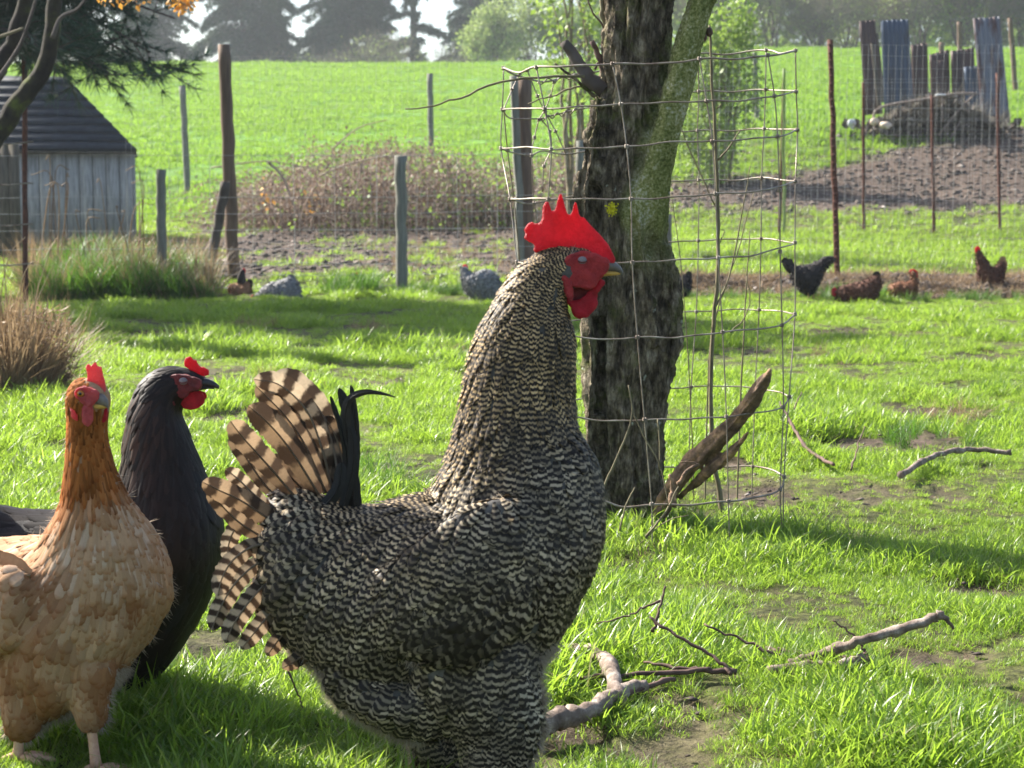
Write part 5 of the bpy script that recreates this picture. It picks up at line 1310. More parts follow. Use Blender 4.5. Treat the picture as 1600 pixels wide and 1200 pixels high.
o = mk('sickle_feather', big_feather([(556, 880), (554, 790), (546, 710), (540, 650), (548, 622), (572, 612), (600, 615), (618, 620)], dK, 24, (-10, -6), (.03, .028, .025), 30, 0, curl=.3, nrow=34, seed=41,
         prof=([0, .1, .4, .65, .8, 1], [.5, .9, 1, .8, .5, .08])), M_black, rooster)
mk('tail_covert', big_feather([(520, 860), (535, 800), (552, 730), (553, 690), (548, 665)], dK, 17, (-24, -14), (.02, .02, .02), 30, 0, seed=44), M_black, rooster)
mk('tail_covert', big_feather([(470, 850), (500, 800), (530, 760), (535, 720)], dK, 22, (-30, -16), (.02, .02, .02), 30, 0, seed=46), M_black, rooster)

# ---- the buff hen, three-quarter view
dB = 2.03
buff = thing('hen', 'buff and cream hen with golden neck, nearest at the left edge', 'hen', (float(at(70, 600, dB)[0]), dB, gz(-.5, dB)), 'hens of the flock')
BG = Geo()
loft([(122, 590, 142, 590, 8, 0), (110, 602, 164, 600, 22, 0), (103, 622, 174, 622, 28, 0), (103, 645, 170, 642, 28, 6), (103, 670, 164, 670, 30, 10), (101, 705, 168, 705, 34, 12), (98, 745, 180, 745, 42, 14), (92, 785, 197, 785, 54, 20), (78, 820, 218, 820, 70, 30), (50, 855, 238, 852, 90, 40), (14, 900, 253, 895, 108, 50), (-10, 950, 256, 940, 118, 56), (-20, 1000, 236, 990, 116, 60), (-14, 1050, 200, 1040, 104, 60), (0, 1100, 160, 1090, 84, 60), (20, 1140, 90, 1130, 40, 60)], dB, 34, 4, BG)
loft([(120, 850, 120, 1080, 90, 40), (60, 848, 50, 1120, 112, 70), (0, 862, -10, 1130, 116, 110), (-70, 866, -80, 1100, 108, 150), (-140, 850, -150, 1040, 86, 190), (-200, 820, -200, 960, 50, 220)], dB, 30, 4, BG)
loft([(-10, 1050, 90, 1050, 40, 20), (0, 1100, 78, 1100, 34, 20), (4, 1140, 60, 1140, 24, 20), (8, 1160, 40, 1160, 12, 20)], dB, 20, 4, BG)
loft([(110, 1040, 184, 1030, 34, -10), (114, 1080, 178, 1075, 28, -10), (120, 1115, 172, 1115, 21, -10), (130, 1138, 164, 1138, 12, -10)], dB, 20, 4, BG)
loft([(70, 890, 80, 930, 10, -34), (30, 880, 30, 1000, 20, -36), (-30, 880, -40, 1030, 24, 0), (-100, 880, -110, 1010, 16, 60)], dB, 20, 4, BG)
V, F = remesh(BG, .0045, 6)
V = V + vnormals(V, F) * (fbm(V * 30, 3, 22) * .005)[:, None] * (V[:, 2:3] < .32)
mk('body', Geo().add(V, F), M_under_t, buff)
tg = [(120, 600, -0.6, 0.8, 14, 6, 9, 0), (150, 610, 0, 1, 10, 5, 9, 0), (108, 640, -0.1, 1, 24, 8, 9, 0.1), (150, 665, 0, 1, 26, 9, 9, 0.1), (112, 720, -0.05, 1, 44, 9, 9, 0.2), (155, 730, 0.1, 1, 40, 10, 9, 0.1), (120, 790, -0.1, 1, 52, 10, 9, 0.3), (180, 790, 0.25, 1, 29.92, 12.24, 9, 0), (90, 830, -0.4, 0.9, 50, 12, 9, 0.3),
      (140, 850, 0, 1, 29.92, 17.68, 9, 0), (220, 850, 0.3, 1, 29.92, 17.68, 9, 0), (240, 930, 0.05, 1, 31.68, 19.04, 9, 0), (170, 930, -0.05, 1, 31.68, 19.04, 9, 0), (60, 880, -0.7, 0.7, 38.72, 17.68, 9, 0.1), (0, 900, -0.85, 0.5, 44, 19.04, 9, 0.1), (60, 960, -0.6, 0.8, 40.48, 20.4, 9, 0.1), (-40, 960, -0.9, 0.4, 44, 19.04, 9, 0.1), (200, 1010, -0.3, 1, 35.2, 19.04, 9, 0.4),
      (130, 1030, -0.2, 1, 35.2, 20.4, 9, 0.4), (60, 1060, -0.2, 1, 35.2, 20.4, 9, 0.4), (30, 1130, -0.1, 1, 29.92, 17.68, 9, 0.5), (150, 1100, 0, 1, 29.92, 16.32, 9, 0.4), (-60, 1050, -0.7, 0.7, 38.72, 19.04, 9, 0.3), (-140, 900, -1, 0, 52.8, 20.4, 9, 0.2)]
def bf_tint(P, Q, r):
    n = len(P); X, Y = Q[:, 0], Q[:, 1]
    gold = np.array([.42, .15, .035]); head = np.array([.5, .22, .08]); cream = np.array([.56, .36, .21]); tan = np.array([.36, .175, .08]); brn = np.array([.27, .12, .06])
    y = sstep(830, 740, Y + (X - 130) * .25)[:, None]
    nz = fbm(P * 22, 3, 5)[:, None]; w = sstep(-.25, .25, nz + .25 - (Y[:, None] - 900) / 500)
    c = tan * (1 - w) + cream * w
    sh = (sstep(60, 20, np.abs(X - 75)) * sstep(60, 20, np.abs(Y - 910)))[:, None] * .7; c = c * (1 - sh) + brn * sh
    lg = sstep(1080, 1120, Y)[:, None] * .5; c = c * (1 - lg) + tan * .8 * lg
    g_ = gold * (1 - sstep(-.3, .3, nz) * .35)
    c = c * (1 - y) + g_ * y
    v_ = r.normal(size=(n, 1)) * (.08 + .14 * y); w2 = (r.random((n, 1)) < .22) * (1 - y) * sstep(1050, 850, Y)[:, None]; c = c * (1 - w2 * .5) + np.array([.78, .64, .5]) * w2 * .5
    return np.clip(c * (1 + v_), .01, .9)
def tskip(P, Q): return ((Q[:, 0] > 138) & (Q[:, 1] > 596) & (Q[:, 1] < 640) | (Q[:, 0] > 128) & (Q[:, 1] < 612) & (Q[:, 0] > 136)).astype(float)
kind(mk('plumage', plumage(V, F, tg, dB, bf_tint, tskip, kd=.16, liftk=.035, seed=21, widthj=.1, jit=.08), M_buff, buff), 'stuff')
fluff(buff, V, F, lambda Q: ((Q[:, 1] > 1040) * 1.0 + .05) * rimsel(V, vnormals(V, F)) + .0005, 1500, .014, simple('x', [(.3, (.3, .18, .1)), (.7, (.5, .34, .22))]) if False else M_down, 5)
# head furniture: turned towards the camera
ck = [(138, 596), (139, 584), (136, 572), (140, 567), (144, 571), (146, 580), (147, 568), (151, 564), (154, 569), (155, 581), (157, 572), (161, 572), (163, 584), (166, 594), (168, 606), (166, 616), (160, 612), (154, 602), (146, 597)]
g = slab(ck, dB, 6, -10); Vc, Fc = remesh(g, .0013, 1); mk('comb', Geo().add(Vc, Fc), M_pinkcomb, buff)
skin('cheek', [(124, 606), (134, 601), (150, 604), (160, 612), (158, 622), (150, 632), (138, 630), (128, 622)], dB, (22, (-1, 1)), 16, M_pinkcomb, buff, .0018)
skin('wattle', [(136, 630), (144, 630), (151, 634), (151, 650), (148, 661), (142, 663), (136, 658), (134, 644)], dB, (26, (-1,)), 7, M_pinkcomb, buff, .0016)
skin('wattle', [(160, 632), (167, 632), (170, 642), (167, 656), (162, 661), (158, 654), (158, 642)], dB, (6, (-1,)), 7, M_comb, buff, .0016)
skin('ear_lobe', [(115, 634), (122, 640), (128, 652), (125, 656), (118, 648)], dB, (24, (-1,)), 6, M_pinkcomb, buff, .0016)
eye(buff, 133, 612, dB, 30, 5.2, False, (-1,)); eye(buff, 150, 610, dB, 26, 5.2, False, (1,))
th_ = np.linspace(0, 2 * math.pi, 16)
P = at(133 + 8 * np.cos(th_), 612 + 8 * np.sin(th_), dB); P[:, 1] -= 29 * dB / FPX; mk('eye_ring', Geo().add(*tube(P, .0016, 6, False)[:2]), M_pinkcomb, buff)
beak(buff, [(154, 612, 150, 632, 10, -14), (164, 613, 160, 632, 9, -18), (171, 618, 167, 632, 6, -22), (175, 625, 173, 635, 3, -24), (175, 635, 174, 639, 1, -25)], [(152, 626, 151, 638, 8, -14), (162, 627, 161, 637, 6, -18), (169, 629, 168, 636, 3, -20), (172, 632, 172, 635, 1, -21)], dB, M_beak_g, M_beak_y)
foot(buff, 24, 1238, dB, 18, M_leg_p, 9, 1, top=(26, 1140)); foot(buff, 154, 1238, dB, -10, M_leg_p, 9, 1, top=(144, 1125))
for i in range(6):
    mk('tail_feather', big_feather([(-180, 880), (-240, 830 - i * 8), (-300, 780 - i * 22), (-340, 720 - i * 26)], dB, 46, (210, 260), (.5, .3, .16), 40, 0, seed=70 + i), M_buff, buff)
mk('wing_feather', big_feather([(60, 890), (0, 880), (-60, 890), (-150, 900)], dB, 60, (-48, 60), (.6, .38, .22), 40, 0, seed=80), M_buff, buff)
mk('wing_feather', big_feather([(80, 915), (20, 910), (-50, 925), (-150, 930)], dB, 60, (-46, 50), (.5, .3, .18), 40, 0, seed=81), M_buff, buff)
mk('wing_feather', big_feather([(80, 940), (20, 945), (-50, 960), (-150, 955)], dB, 54, (-42, 50), (.45, .26, .15), 40, 0, seed=82), M_buff, buff)

# ---- the black hen
dH = 2.3
blk = thing('hen', 'glossy black hen with closed eye standing between the buff hen and the rooster', 'hen', (float(at(190, 600, dH)[0]), dH, gz(-.5, dH)), 'hens of the flock')
BG = Geo()
loft([(322, 590, 322, 604, 8, 0), (306, 580, 308, 614, 17, 0), (285, 573, 292, 630, 24, 0), (262, 573, 282, 640, 30, 0), (240, 580, 282, 652, 35, 0), (218, 602, 290, 668, 42, 0), (203, 640, 300, 692, 50, 0), (195, 690, 314, 728, 58, 0), (190, 745, 330, 768, 72, 0), (175, 795, 345, 812, 88, 0), (160, 840, 348, 858, 100, 0), (140, 890, 338, 908, 104, 0), (130, 940, 316, 960, 100, 0), (125, 990, 286, 1008, 86, 0), (130, 1030, 258, 1045, 64, 0), (150, 1070, 225, 1075, 34, 0)], dH, 32, 4, BG)
loft([(260, 800, 260, 960, 80, 0), (180, 790, 190, 1010, 104, 0), (100, 798, 110, 1030, 106, 0), (40, 798, 40, 1020, 96, 0), (-10, 790, -20, 980, 76, 0), (-50, 770, -70, 930, 46, 0), (-90, 750, -100, 880, 20, 0)], dH, 30, 4, BG)
loft([(156, 1000, 246, 1000, 36, -30), (168, 1050, 234, 1050, 28, -30), (180, 1090, 216, 1090, 20, -30), (184, 1120, 208, 1120, 13, -30)], dH, 20, 4, BG)
loft([(120, 1000, 190, 1000, 36, 34), (130, 1050, 186, 1050, 28, 34), (138, 1090, 172, 1090, 20, 34), (142, 1120, 166, 1120, 12, 34)], dH, 20, 4, BG)
for sgn in (-1, 1):
    loft([(250, 850, 250, 920, 10, sgn * 88), (200, 830, 200, 960, 22, sgn * 96), (120, 830, 120, 980, 24, sgn * 98), (40, 840, 30, 950, 16, sgn * 88), (-20, 850, -30, 920, 8, sgn * 70)], dH, 20, 4, BG)
V, F = remesh(BG, .005, 6)
mk('body', Geo().add(V, F), M_under_k, blk)
bgd = [(300, 590, -.9, .4, 12, 6, 9, 0), (265, 578, -.9, .4, 18, 7, 9, 0), (290, 640, -.1, 1, 20, 8, 9, 0), (225, 605, -.6, .8, 34, 9, 9, .1), (210, 650, -.35, .95, 46, 10, 9, .2), (270, 680, 0, 1, 40, 10, 9, .1), (200, 720, -.25, 1, 54, 11, 9, .2), (300, 740, .15, 1, 34, 16, 9, 0), (250, 760, -.1, 1, 50, 13, 9, .1), (190, 790, -.5, .9, 50, 16, 9, .1),
       (340, 840, 0, 1, 34, 24, 9, -.4), (260, 860, -.3, 1, 40, 26, 9, -.2), (310, 940, -.45, .9, 38, 26, 9, -.4), (180, 880, -.8, .6, 46, 26, 9, 0), (100, 830, -1, .1, 50, 24, 9, 0), (20, 810, -1, -.2, 60, 26, 9, .2), (250, 1020, -.5, .85, 38, 26, 9, -.2), (150, 1000, -.4, .9, 40, 26, 9, .2), (190, 1080, 0, 1, 24, 16, 9, .1), (60, 960, -.8, .6, 44, 26, 9, .2), (-60, 840, -.9, -.3, 70, 28, 9, .2)]
def bk_tint(P, Q, r):
    n = len(P); s = r.random((n, 1)); base = np.array([.015, .011, .009]); brn = np.array([.06, .036, .025])
    nb = (sstep(280, 200, Q[:, 0]) * sstep(800, 640, Q[:, 1]))[:, None] * (s > .55)
    return (base * (1 - nb) + brn * nb) * r.uniform(.6, 1.5, (n, 1))
kind(mk('plumage', plumage(V, F, bgd, dH, bk_tint, lambda P, Q: ((Q[:, 0] > 284) & (Q[:, 1] < 626)).astype(float), kd=.22, liftk=.05, seed=31), M_black, blk), 'stuff')
ck = [(288, 572), (288, 563), (291, 557), (294, 562), (296, 556), (300, 559), (303, 564), (306, 561), (309, 568), (312, 573), (318, 573), (326, 578), (327, 586), (318, 588), (306, 583), (296, 577)]
g = slab(ck, dH, 7); Vc, Fc = remesh(g, .0017, 2); mk('comb', Geo().add(Vc, Fc), M_comb, blk)
skin('cheek', [(270, 584), (284, 582), (304, 586), (318, 592), (316, 606), (300, 610), (292, 620), (278, 616), (268, 602)], dH, 20, 12, M_darkface, blk)
skin('wattle', [(288, 616), (298, 611), (312, 611), (321, 615), (320, 626), (312, 635), (300, 639), (290, 637), (285, 628)], dH, 13, 6, M_comb, blk, .0018)
skin('ear_lobe', [(266, 608), (272, 612), (279, 626), (278, 632), (270, 624)], dH, 27, 5, M_darkface, blk, .0018)
eye(blk, 291, 593, dH, 26, 5.8, True)
beak(blk, [(314, 590, 314, 604, 9, 0), (326, 592, 326, 605, 7, 0), (336, 597, 335, 606, 4.5, 0), (343, 603, 342, 608, 1.5, 0)], [(312, 602, 312, 610, 7, 0), (325, 603, 325, 608, 5, 0), (335, 605, 335, 608, 2, 0)], dH, M_beak_d, M_beak_d)
foot(blk, 196, 1168, dH, -30, M_leg_g, 9, 1, top=(195, 1108)); foot(blk, 156, 1150, dH, 34, M_leg_g, 9, 1, top=(154, 1105))
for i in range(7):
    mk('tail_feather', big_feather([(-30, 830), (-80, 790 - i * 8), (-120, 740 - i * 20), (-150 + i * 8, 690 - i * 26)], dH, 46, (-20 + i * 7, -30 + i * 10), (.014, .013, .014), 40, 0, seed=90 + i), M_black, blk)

# ---- the small hens in the distance
def small_hen(label, X, d, rings, tail, comb, m, extra=(), legs=(), m_tail=None, combm=M_comb, neckm=None, neck=None):
    t = thing('hen', label, 'hen', (gx(X, d), d, gz(gx(X, d), d)), 'hens of the flock')
    G_ = Geo()
    for r_ in rings: loft(r_, d, 20, 4, G_)
    V_, F_ = remesh(G_, .0075, 2); V_ = V_ + vnormals(V_, F_) * (fbm(V_ * 40, 2, 3) * .006)[:, None]
    mk('body', Geo().add(V_, F_), m, t)
    r = np.random.default_rng(int(X)); n = 1500; i = r.integers(0, len(V_), n)
    D = vnormals(V_, F_)[i] * .35 + np.array([0, 0, -.6]) + r.normal(size=(n, 3)) * .25; D /= np.linalg.norm(D, axis=1)[:, None]
    kind(mk('plumage', leaf_geo(V_[i], .02, .5, r, None, 0, D * 3.0), m, t, False), 'stuff')
    for q, (p, w) in enumerate(tail): mk('tail_feather', big_feather(p, d, w, (-3 + 2 * q, -4 + 3 * q), (.5, .5, .5), 40, 0, nrow=8, seed=q), m_tail or m, t)
    if neck:
        G_ = Geo(); loft(neck, d, 16, 4, G_); V_, F_ = remesh(G_, .009, 2); mk('neck', Geo().add(V_, F_), neckm, t)
    if comb:
        g_ = slab(comb, d, 2.5); V_, F_ = remesh(g_, .004, 1); mk('comb', Geo().add(V_, F_), combm, t)
    for q, (a_, b_) in enumerate(legs):
        foot(t, a_, b_, d, (-6, 6)[q % 2], M_leg_y, 1.7, 1, top=(a_, b_ - 16))
    return t
def smat(name, a, b_, c=None, sc=26): return simple(name, [(.3, a), (.55, b_), (.8, c or b_)], sc, .75, .5, .004)
S_blk = smat('dark_hen_feather', (.01, .009, .01), (.025, .02, .02), (.05, .035, .03)); S_brn = smat('brown_hen_feather', (.045, .017, .01), (.10, .04, .022), (.17, .08, .045)); S_red = smat('russet_hen_feather', (.10, .04, .02), (.2, .085, .04), (.3, .15, .09))
S_gry = smat('grey_hen_feather', (.08, .08, .085), (.2, .2, .205), (.34, .33, .32), 60); S_tan = smat('tan_hen_feather', (.2, .1, .05), (.36, .2, .11), (.45, .3, .2)); S_wht = smat('pale_hen_feather', (.4, .36, .32), (.6, .56, .5))
T_dk = smat('dark_tail', (.012, .01, .01), (.03, .024, .02))
small_hen('black hen with tail up and neck stretched towards the knobbly stake', 1260, 12.75, [[(1224, 404, 1232, 408, 3, 0), (1222, 410, 1238, 420, 9, 0), (1236, 414, 1240, 440, 15, 0), (1252, 414, 1254, 456, 18, 0), (1270, 410, 1266, 460, 18, 0), (1280, 406, 1278, 446, 14, 0), (1286, 401, 1288, 424, 8, 0), (1294, 399, 1296, 414, 5, 0), (1302, 399, 1303, 409, 4, 0)]],
          [([(1240, 430), (1230, 416), (1224, 402)], 12), ([(1244, 430), (1236, 414), (1231, 404)], 12)], None, S_blk, legs=((1262, 468), (1272, 466)), m_tail=T_dk)
small_hen('dark brown hen pecking with its red comb down left of the knobbly stake', 1340, 12.6, [[(1306, 454, 1306, 466, 4, 0), (1316, 446, 1316, 470, 10, 0), (1332, 442, 1332, 474, 16, 0), (1350, 438, 1352, 476, 18, 0), (1364, 430, 1368, 468, 14, 0), (1372, 426, 1376, 446, 7, 0)]],
          [([(1358, 450), (1366, 436), (1372, 424)], 12)], [(1299, 452), (1304, 448), (1308, 452), (1308, 462), (1302, 464), (1299, 460)], S_brn, legs=((1345, 480), (1356, 480)), m_tail=T_dk)
small_hen('russet hen with dark neck facing right, a pale wing tip behind', 1408, 12.9, [[(1384, 452, 1386, 462, 4, 0), (1394, 444, 1394, 470, 12, 0), (1408, 440, 1408, 474, 15, 0), (1420, 440, 1420, 470, 13, 0), (1426, 434, 1432, 456, 9, 0), (1422, 426, 1432, 434, 5, 0), (1424, 422, 1430, 424, 3, 0)]],
          [([(1402, 454), (1390, 452), (1379, 453)], 6)], [(1420, 426), (1422, 421), (1428, 420), (1434, 424), (1434, 434), (1428, 436)], S_red, legs=((1405, 478), (1416, 477)), m_tail=S_wht)
small_hen('brown hen standing upright on the bank with raised tail, at the right', 1547, 13.6, [[(1527, 390, 1532, 390, 3, 0), (1524, 396, 1533, 394, 4, 0), (1526, 404, 1538, 400, 6, 0), (1527, 418, 1545, 412, 9, 0), (1527, 430, 1556, 420, 12, 0), (1534, 445, 1560, 432, 12, 0), (1546, 455, 1562, 442, 8, 0)], [(1536, 425, 1536, 445, 8, 0), (1552, 418, 1550, 456, 13, 0), (1562, 408, 1566, 440, 8, 0), (1568, 402, 1570, 420, 4, 0)]],
          [([(1556, 430), (1563, 414), (1568, 400)], 11), ([(1558, 436), (1566, 424), (1571, 406)], 11)], [(1523, 394), (1523, 387), (1528, 384), (1532, 388), (1531, 396), (1526, 400)], S_brn, legs=((1548, 462), (1554, 462)), m_tail=S_tan)
small_hen('black hen half hidden behind the right side of the apple trunk', 1048, 12.9, [[(1076, 426, 1080, 432, 3, 0), (1068, 430, 1080, 444, 8, 0), (1058, 434, 1074, 462, 13, 0), (1046, 436, 1056, 472, 17, 0), (1032, 434, 1036, 464, 12, 0), (1020, 426, 1030, 446, 5, 0)]], [([(1064, 446), (1072, 436), (1079, 424)], 11)], None, S_blk, legs=((1040, 472), (1048, 472)), m_tail=T_dk)
small_hen('pale grey hen facing left, seen just left of the rooster neck', 748, 12.4, [[(722, 416, 730, 416, 3, 0), (718, 424, 732, 422, 5, 0), (719, 434, 742, 426, 9, 0), (722, 444, 758, 420, 17, 0), (730, 460, 774, 426, 22, 0), (746, 474, 784, 446, 20, 0), (764, 480, 786, 466, 10, 0)]],
          [([(768, 446), (778, 450), (788, 458)], 14)], [(722, 418), (724, 413), (729, 413), (732, 418), (728, 420)], S_gry, legs=((744, 488), (756, 488)), m_tail=S_gry, combm=M_pinkcomb)
small_hen('grey barred hen crouching with its red head down to the left', 440, 12.7, [[(396, 462, 396, 474, 4, 0), (406, 452, 406, 476, 9, 0), (420, 442, 422, 482, 17, 0), (440, 436, 444, 486, 21, 0), (456, 432, 460, 484, 18, 0), (468, 446, 474, 480, 10, 0)]],
          [([(448, 450), (454, 438), (456, 428)], 12), ([(460, 470), (474, 474), (484, 478)], 12)], [(391, 464), (395, 460), (399, 462), (400, 474), (395, 477), (392, 472)], S_gry, legs=((440, 488), (450, 488)), m_tail=S_gry)
small_hen('tan and dark brown hen at the foot of the tall brown post', 374, 13.0, [[(358, 446, 360, 460, 5, 0), (364, 442, 366, 466, 12, 0), (374, 442, 376, 470, 14, 0), (384, 440, 386, 472, 12, 0), (390, 438, 393, 466, 7, 0)]],
          [([(384, 456), (390, 446), (391, 436)], 10)], [(378, 421), (381, 418), (384, 422), (383, 430), (379, 429)], S_tan, legs=((372, 476), (380, 476)), m_tail=T_dk, neckm=T_dk, neck=[(371, 446, 386, 446, 8, 0), (370, 434, 384, 434, 6, 0), (374, 424, 383, 423, 4, 0), (377, 420, 382, 420, 2, 0)])
small_hen('small black hen on the mud left of the thick grey post', 553, 14.2, [[(553, 428, 558, 428, 3, 0), (551, 436, 561, 436, 5, 0), (545, 446, 562, 446, 8, 0), (541, 456, 562, 456, 9, 0), (548, 462, 558, 462, 5, 0)]],
          [([(550, 450), (544, 446), (540, 448)], 7)], [(555, 427), (557, 424), (560, 427), (559, 431)], S_blk, legs=((552, 466), (556, 466)), m_tail=T_dk)
# ------------------------------------------------------------------ grass
def tuft_mesh(name, nb, rad, hmin, hmax, wid, bend, m, seed, lean=.35):
    r = np.random.default_rng(seed); geo = Geo()
    an = r.uniform(0, 2 * math.pi, nb); q = np.sqrt(r.random(nb)) * rad
    P = np.stack([q * np.cos(an), q * np.sin(an), np.full(nb, -.004)], -1)
    h = r.uniform(hmin, hmax, nb); a2 = r.uniform(0, 2 * math.pi, nb); ln = r.uniform(.05, 1, nb) * lean * 2
    D = np.stack([np.cos(a2) * ln, np.sin(a2) * ln, np.ones(nb)], -1); D /= np.linalg.norm(D, axis=1)[:, None]
    B = np.stack([np.cos(a2), np.sin(a2), -np.full(nb, .3)], -1) * (bend * r.uniform(.2, 1.3, nb))[:, None]
    S = np.stack([-np.sin(a2 + r.normal(size=nb) * .6), np.cos(a2 + r.normal(size=nb) * .6), np.zeros(nb)], -1)
    w = wid * r.uniform(.6, 1.3, nb)
    rows = []
    for t, f in ((0, .8), (.4, 1), (.75, .7)):
        c = P + D * (h * t)[:, None] + B * (h * t * t)[:, None]
        rows += [c - S * (w * f / 2)[:, None], c + S * (w * f / 2)[:, None]]
    tip = P + D * h[:, None] + B * h[:, None]
    V = np.stack(rows + [tip], 1).reshape(-1, 3)
    b0 = (np.arange(nb) * 7)[:, None]
    F4 = np.concatenate([np.array([[0, 1, 3, 2]]) + b0, np.array([[2, 3, 5, 4]]) + b0]); F3 = np.array([[4, 5, 6]]) + b0
    geo.add(V, F4, F3, bl=np.repeat(r.random(nb) * .6, 7))
    me = make_mesh(name, geo, m, True); return bpy.data.objects.new(name, me)
lib = {}
def make_lib(key, specs):
    c = bpy.data.collections.new(key)
    for i, s in enumerate(specs):
        c.objects.link(tuft_mesh('%s_%02d' % (key, i), *s))
    lib[key] = c
make_lib('lawn_tuft', [(62, .05, .014, .034, .0019, .3, M_grass, 100 + i, .6) for i in range(6)] + [(46, .045, .022, .055, .0021, .5, M_grass, 120 + i, .6) for i in range(4)] + [(30, .035, .012, .035, .0015, .6, M_dryi, 130, 1.2)])
make_lib('field_tuft', [(40, .16, .05, .13, .011, .3, M_field, 140 + i, .5) for i in range(6)])
make_lib('tall_tuft', [(46, .06, .14, .34, .005, .45, M_tallg, 150 + i, .35) for i in range(5)])
make_lib('dry_tuft', [(34, .05, .10, .30, .0035, .35, M_dryi, 160 + i, .35) for i in range(4)])
def scatter(name, key, P, scale, tilt=.15, idx=None, seed=0):
    r = np.random.default_rng(seed); n = len(P); cnt = len(lib[key].objects)
    me = bpy.data.meshes.new(name); me.vertices.add(n); me.vertices.foreach_set('co', np.asarray(P, np.float32).ravel())
    a = me.attributes.new('rot', 'FLOAT_VECTOR', 'POINT')
    rot = np.stack([r.normal(size=n) * tilt, r.normal(size=n) * tilt, r.uniform(0, 6.283, n)], -1); a.data.foreach_set('vector', rot.astype(np.float32).ravel())
    a = me.attributes.new('scl', 'FLOAT', 'POINT'); a.data.foreach_set('value', np.asarray(scale, np.float32))
    a = me.attributes.new('idx', 'INT', 'POINT'); a.data.foreach_set('value', (r.integers(0, cnt, n) if idx is None else idx).astype(np.int32))
    o = bpy.data.objects.new(name, me); COL.objects.link(o); o['kind'] = 'stuff'
    ng = bpy.data.node_groups.new(name, 'GeometryNodeTree')
    ng.interface.new_socket('Geometry', in_out='INPUT', socket_type='NodeSocketGeometry'); ng.interface.new_socket('Geometry', in_out='OUTPUT', socket_type='NodeSocketGeometry')
    gi = ng.nodes.new('NodeGroupInput'); go = ng.nodes.new('NodeGroupOutput'); ip = ng.nodes.new('GeometryNodeInstanceOnPoints')
    ci = ng.nodes.new('GeometryNodeCollectionInfo'); ci.inputs['Collection'].default_value = lib[key]; ci.inputs['Separate Children'].default_value = True; ci.inputs['Reset Children'].default_value = True
    def na(nm, dt):
        q = ng.nodes.new('GeometryNodeInputNamedAttribute'); q.data_type = dt; q.inputs['Name'].default_value = nm; return q.outputs[0]
    L = ng.links
    L.new(gi.outputs[0], ip.inputs['Points']); L.new(ci.outputs[0], ip.inputs['Instance']); ip.inputs['Pick Instance'].default_value = True
    L.new(na('idx', 'INT'), ip.inputs['Instance Index'])
    er = ng.nodes.new('FunctionNodeEulerToRotation'); L.new(na('rot', 'FLOAT_VECTOR'), er.inputs[0]); L.new(er.outputs[0], ip.inputs['Rotation'])
    L.new(na('scl', 'FLOAT'), ip.inputs['Scale']); L.new(ip.outputs[0], go.inputs[0])
    md = o.modifiers.new('scatter', 'NODES'); md.node_group = ng
    return o
def wedge(n, d0, d1, p=2.0, half=.33, seed=0):
    r = np.random.default_rng(seed); u = r.random(n); d = (d0 ** p + (d1 ** p - d0 ** p) * u) ** (1 / p)
    x = r.uniform(-half, half, n) * d * 1.0 + 0; return x, d, r
def lawn(n, d0, d1, s0, seed):
    x, d, r = wedge(n, d0, d1, 2.0, .34, seed)
    dm = dirt(x, d); keep = r.random(n) > dm * 1.05; x, d, dm = x[keep], d[keep], dm[keep]
    z = H(x, d) - dm * .012
    big = fbm2(x, d, 1.1, 3, 41); sm = fbm2(x, d, 4.2, 3, 42)
    Q = proj(np.stack([x, d, z], -1))
    lush = np.exp(-(((Q[:, 0] - 1200) / 130) ** 2 + ((Q[:, 1] - 855) / 45) ** 2)) + np.exp(-(((Q[:, 0] - 1030) / 70) ** 2 + ((Q[:, 1] - 840) / 30) ** 2)) + .8 * np.exp(-(((Q[:, 0] - 1530) / 100) ** 2 + ((Q[:, 1] - 880) / 30) ** 2)) + .6 * np.exp(-(((Q[:, 0] - 690) / 50) ** 2 + ((Q[:, 1] - 550) / 22) ** 2))
    near = np.interp(d, [1.8, 2.4, 3.0, 4.5], [-.12, -.05, .05, 0]) - .4 * (d > 11.6)
    s = s0 * np.clip((.74 + .9 * big + 1.5 * sm) + near, .35, 1.8) * (1 - .5 * dm) + 1.1 * lush
    kp = r.random(len(x)) < np.clip(1.0 + 1.6 * sm, .38, 1) ; x, d, z, s, dm, Q = x[kp], d[kp], z[kp], s[kp], dm[kp], Q[kp]
    legc = ((Q[:, 0] - 90) / 190) ** 2 + ((Q[:, 1] - 1240) / 90) ** 2 < 1
    s = np.where(legc, s * .5, s)
    idx = r.integers(0, 10, len(x)); idx = np.where(r.random(len(x)) < .035 + .3 * dm, 10, idx)
    return np.stack([x, d, z], -1), s, idx
P, s, idx = lawn(9500, 1.15, 3.2, .9, 1)
scatter('lawn_grass', 'lawn_tuft', P, s, .12, idx, 1)
P, s, idx = lawn(24000, 3.2, 7.0, 1.05, 2)
scatter('lawn_grass', 'lawn_tuft', P, s, .12, idx, 2)
P, s, idx = lawn(26000, 7.0, 13.4, 1.35, 3)
scatter('lawn_grass', 'lawn_tuft', P, s, .12, idx, 3)
# rough grass behind the fence
x, d, r = wedge(16000, 13.4, 27, 2, .33, 4); dm = dirt(x, d); dm = np.maximum(dm, (fbm2(x, d, .8, 3, 77) > .15) * .3)
keep = r.random(len(x)) > dm * 1.04 + (x / d < .02) * (d < 24) * .12; x, d = x[keep], d[keep]
scatter('rough_grass', 'lawn_tuft', np.stack([x, d, H(x, d)], -1), 1.5 + .9 * r.random(len(x)), .2, r.integers(0, 11, len(x)), 4)
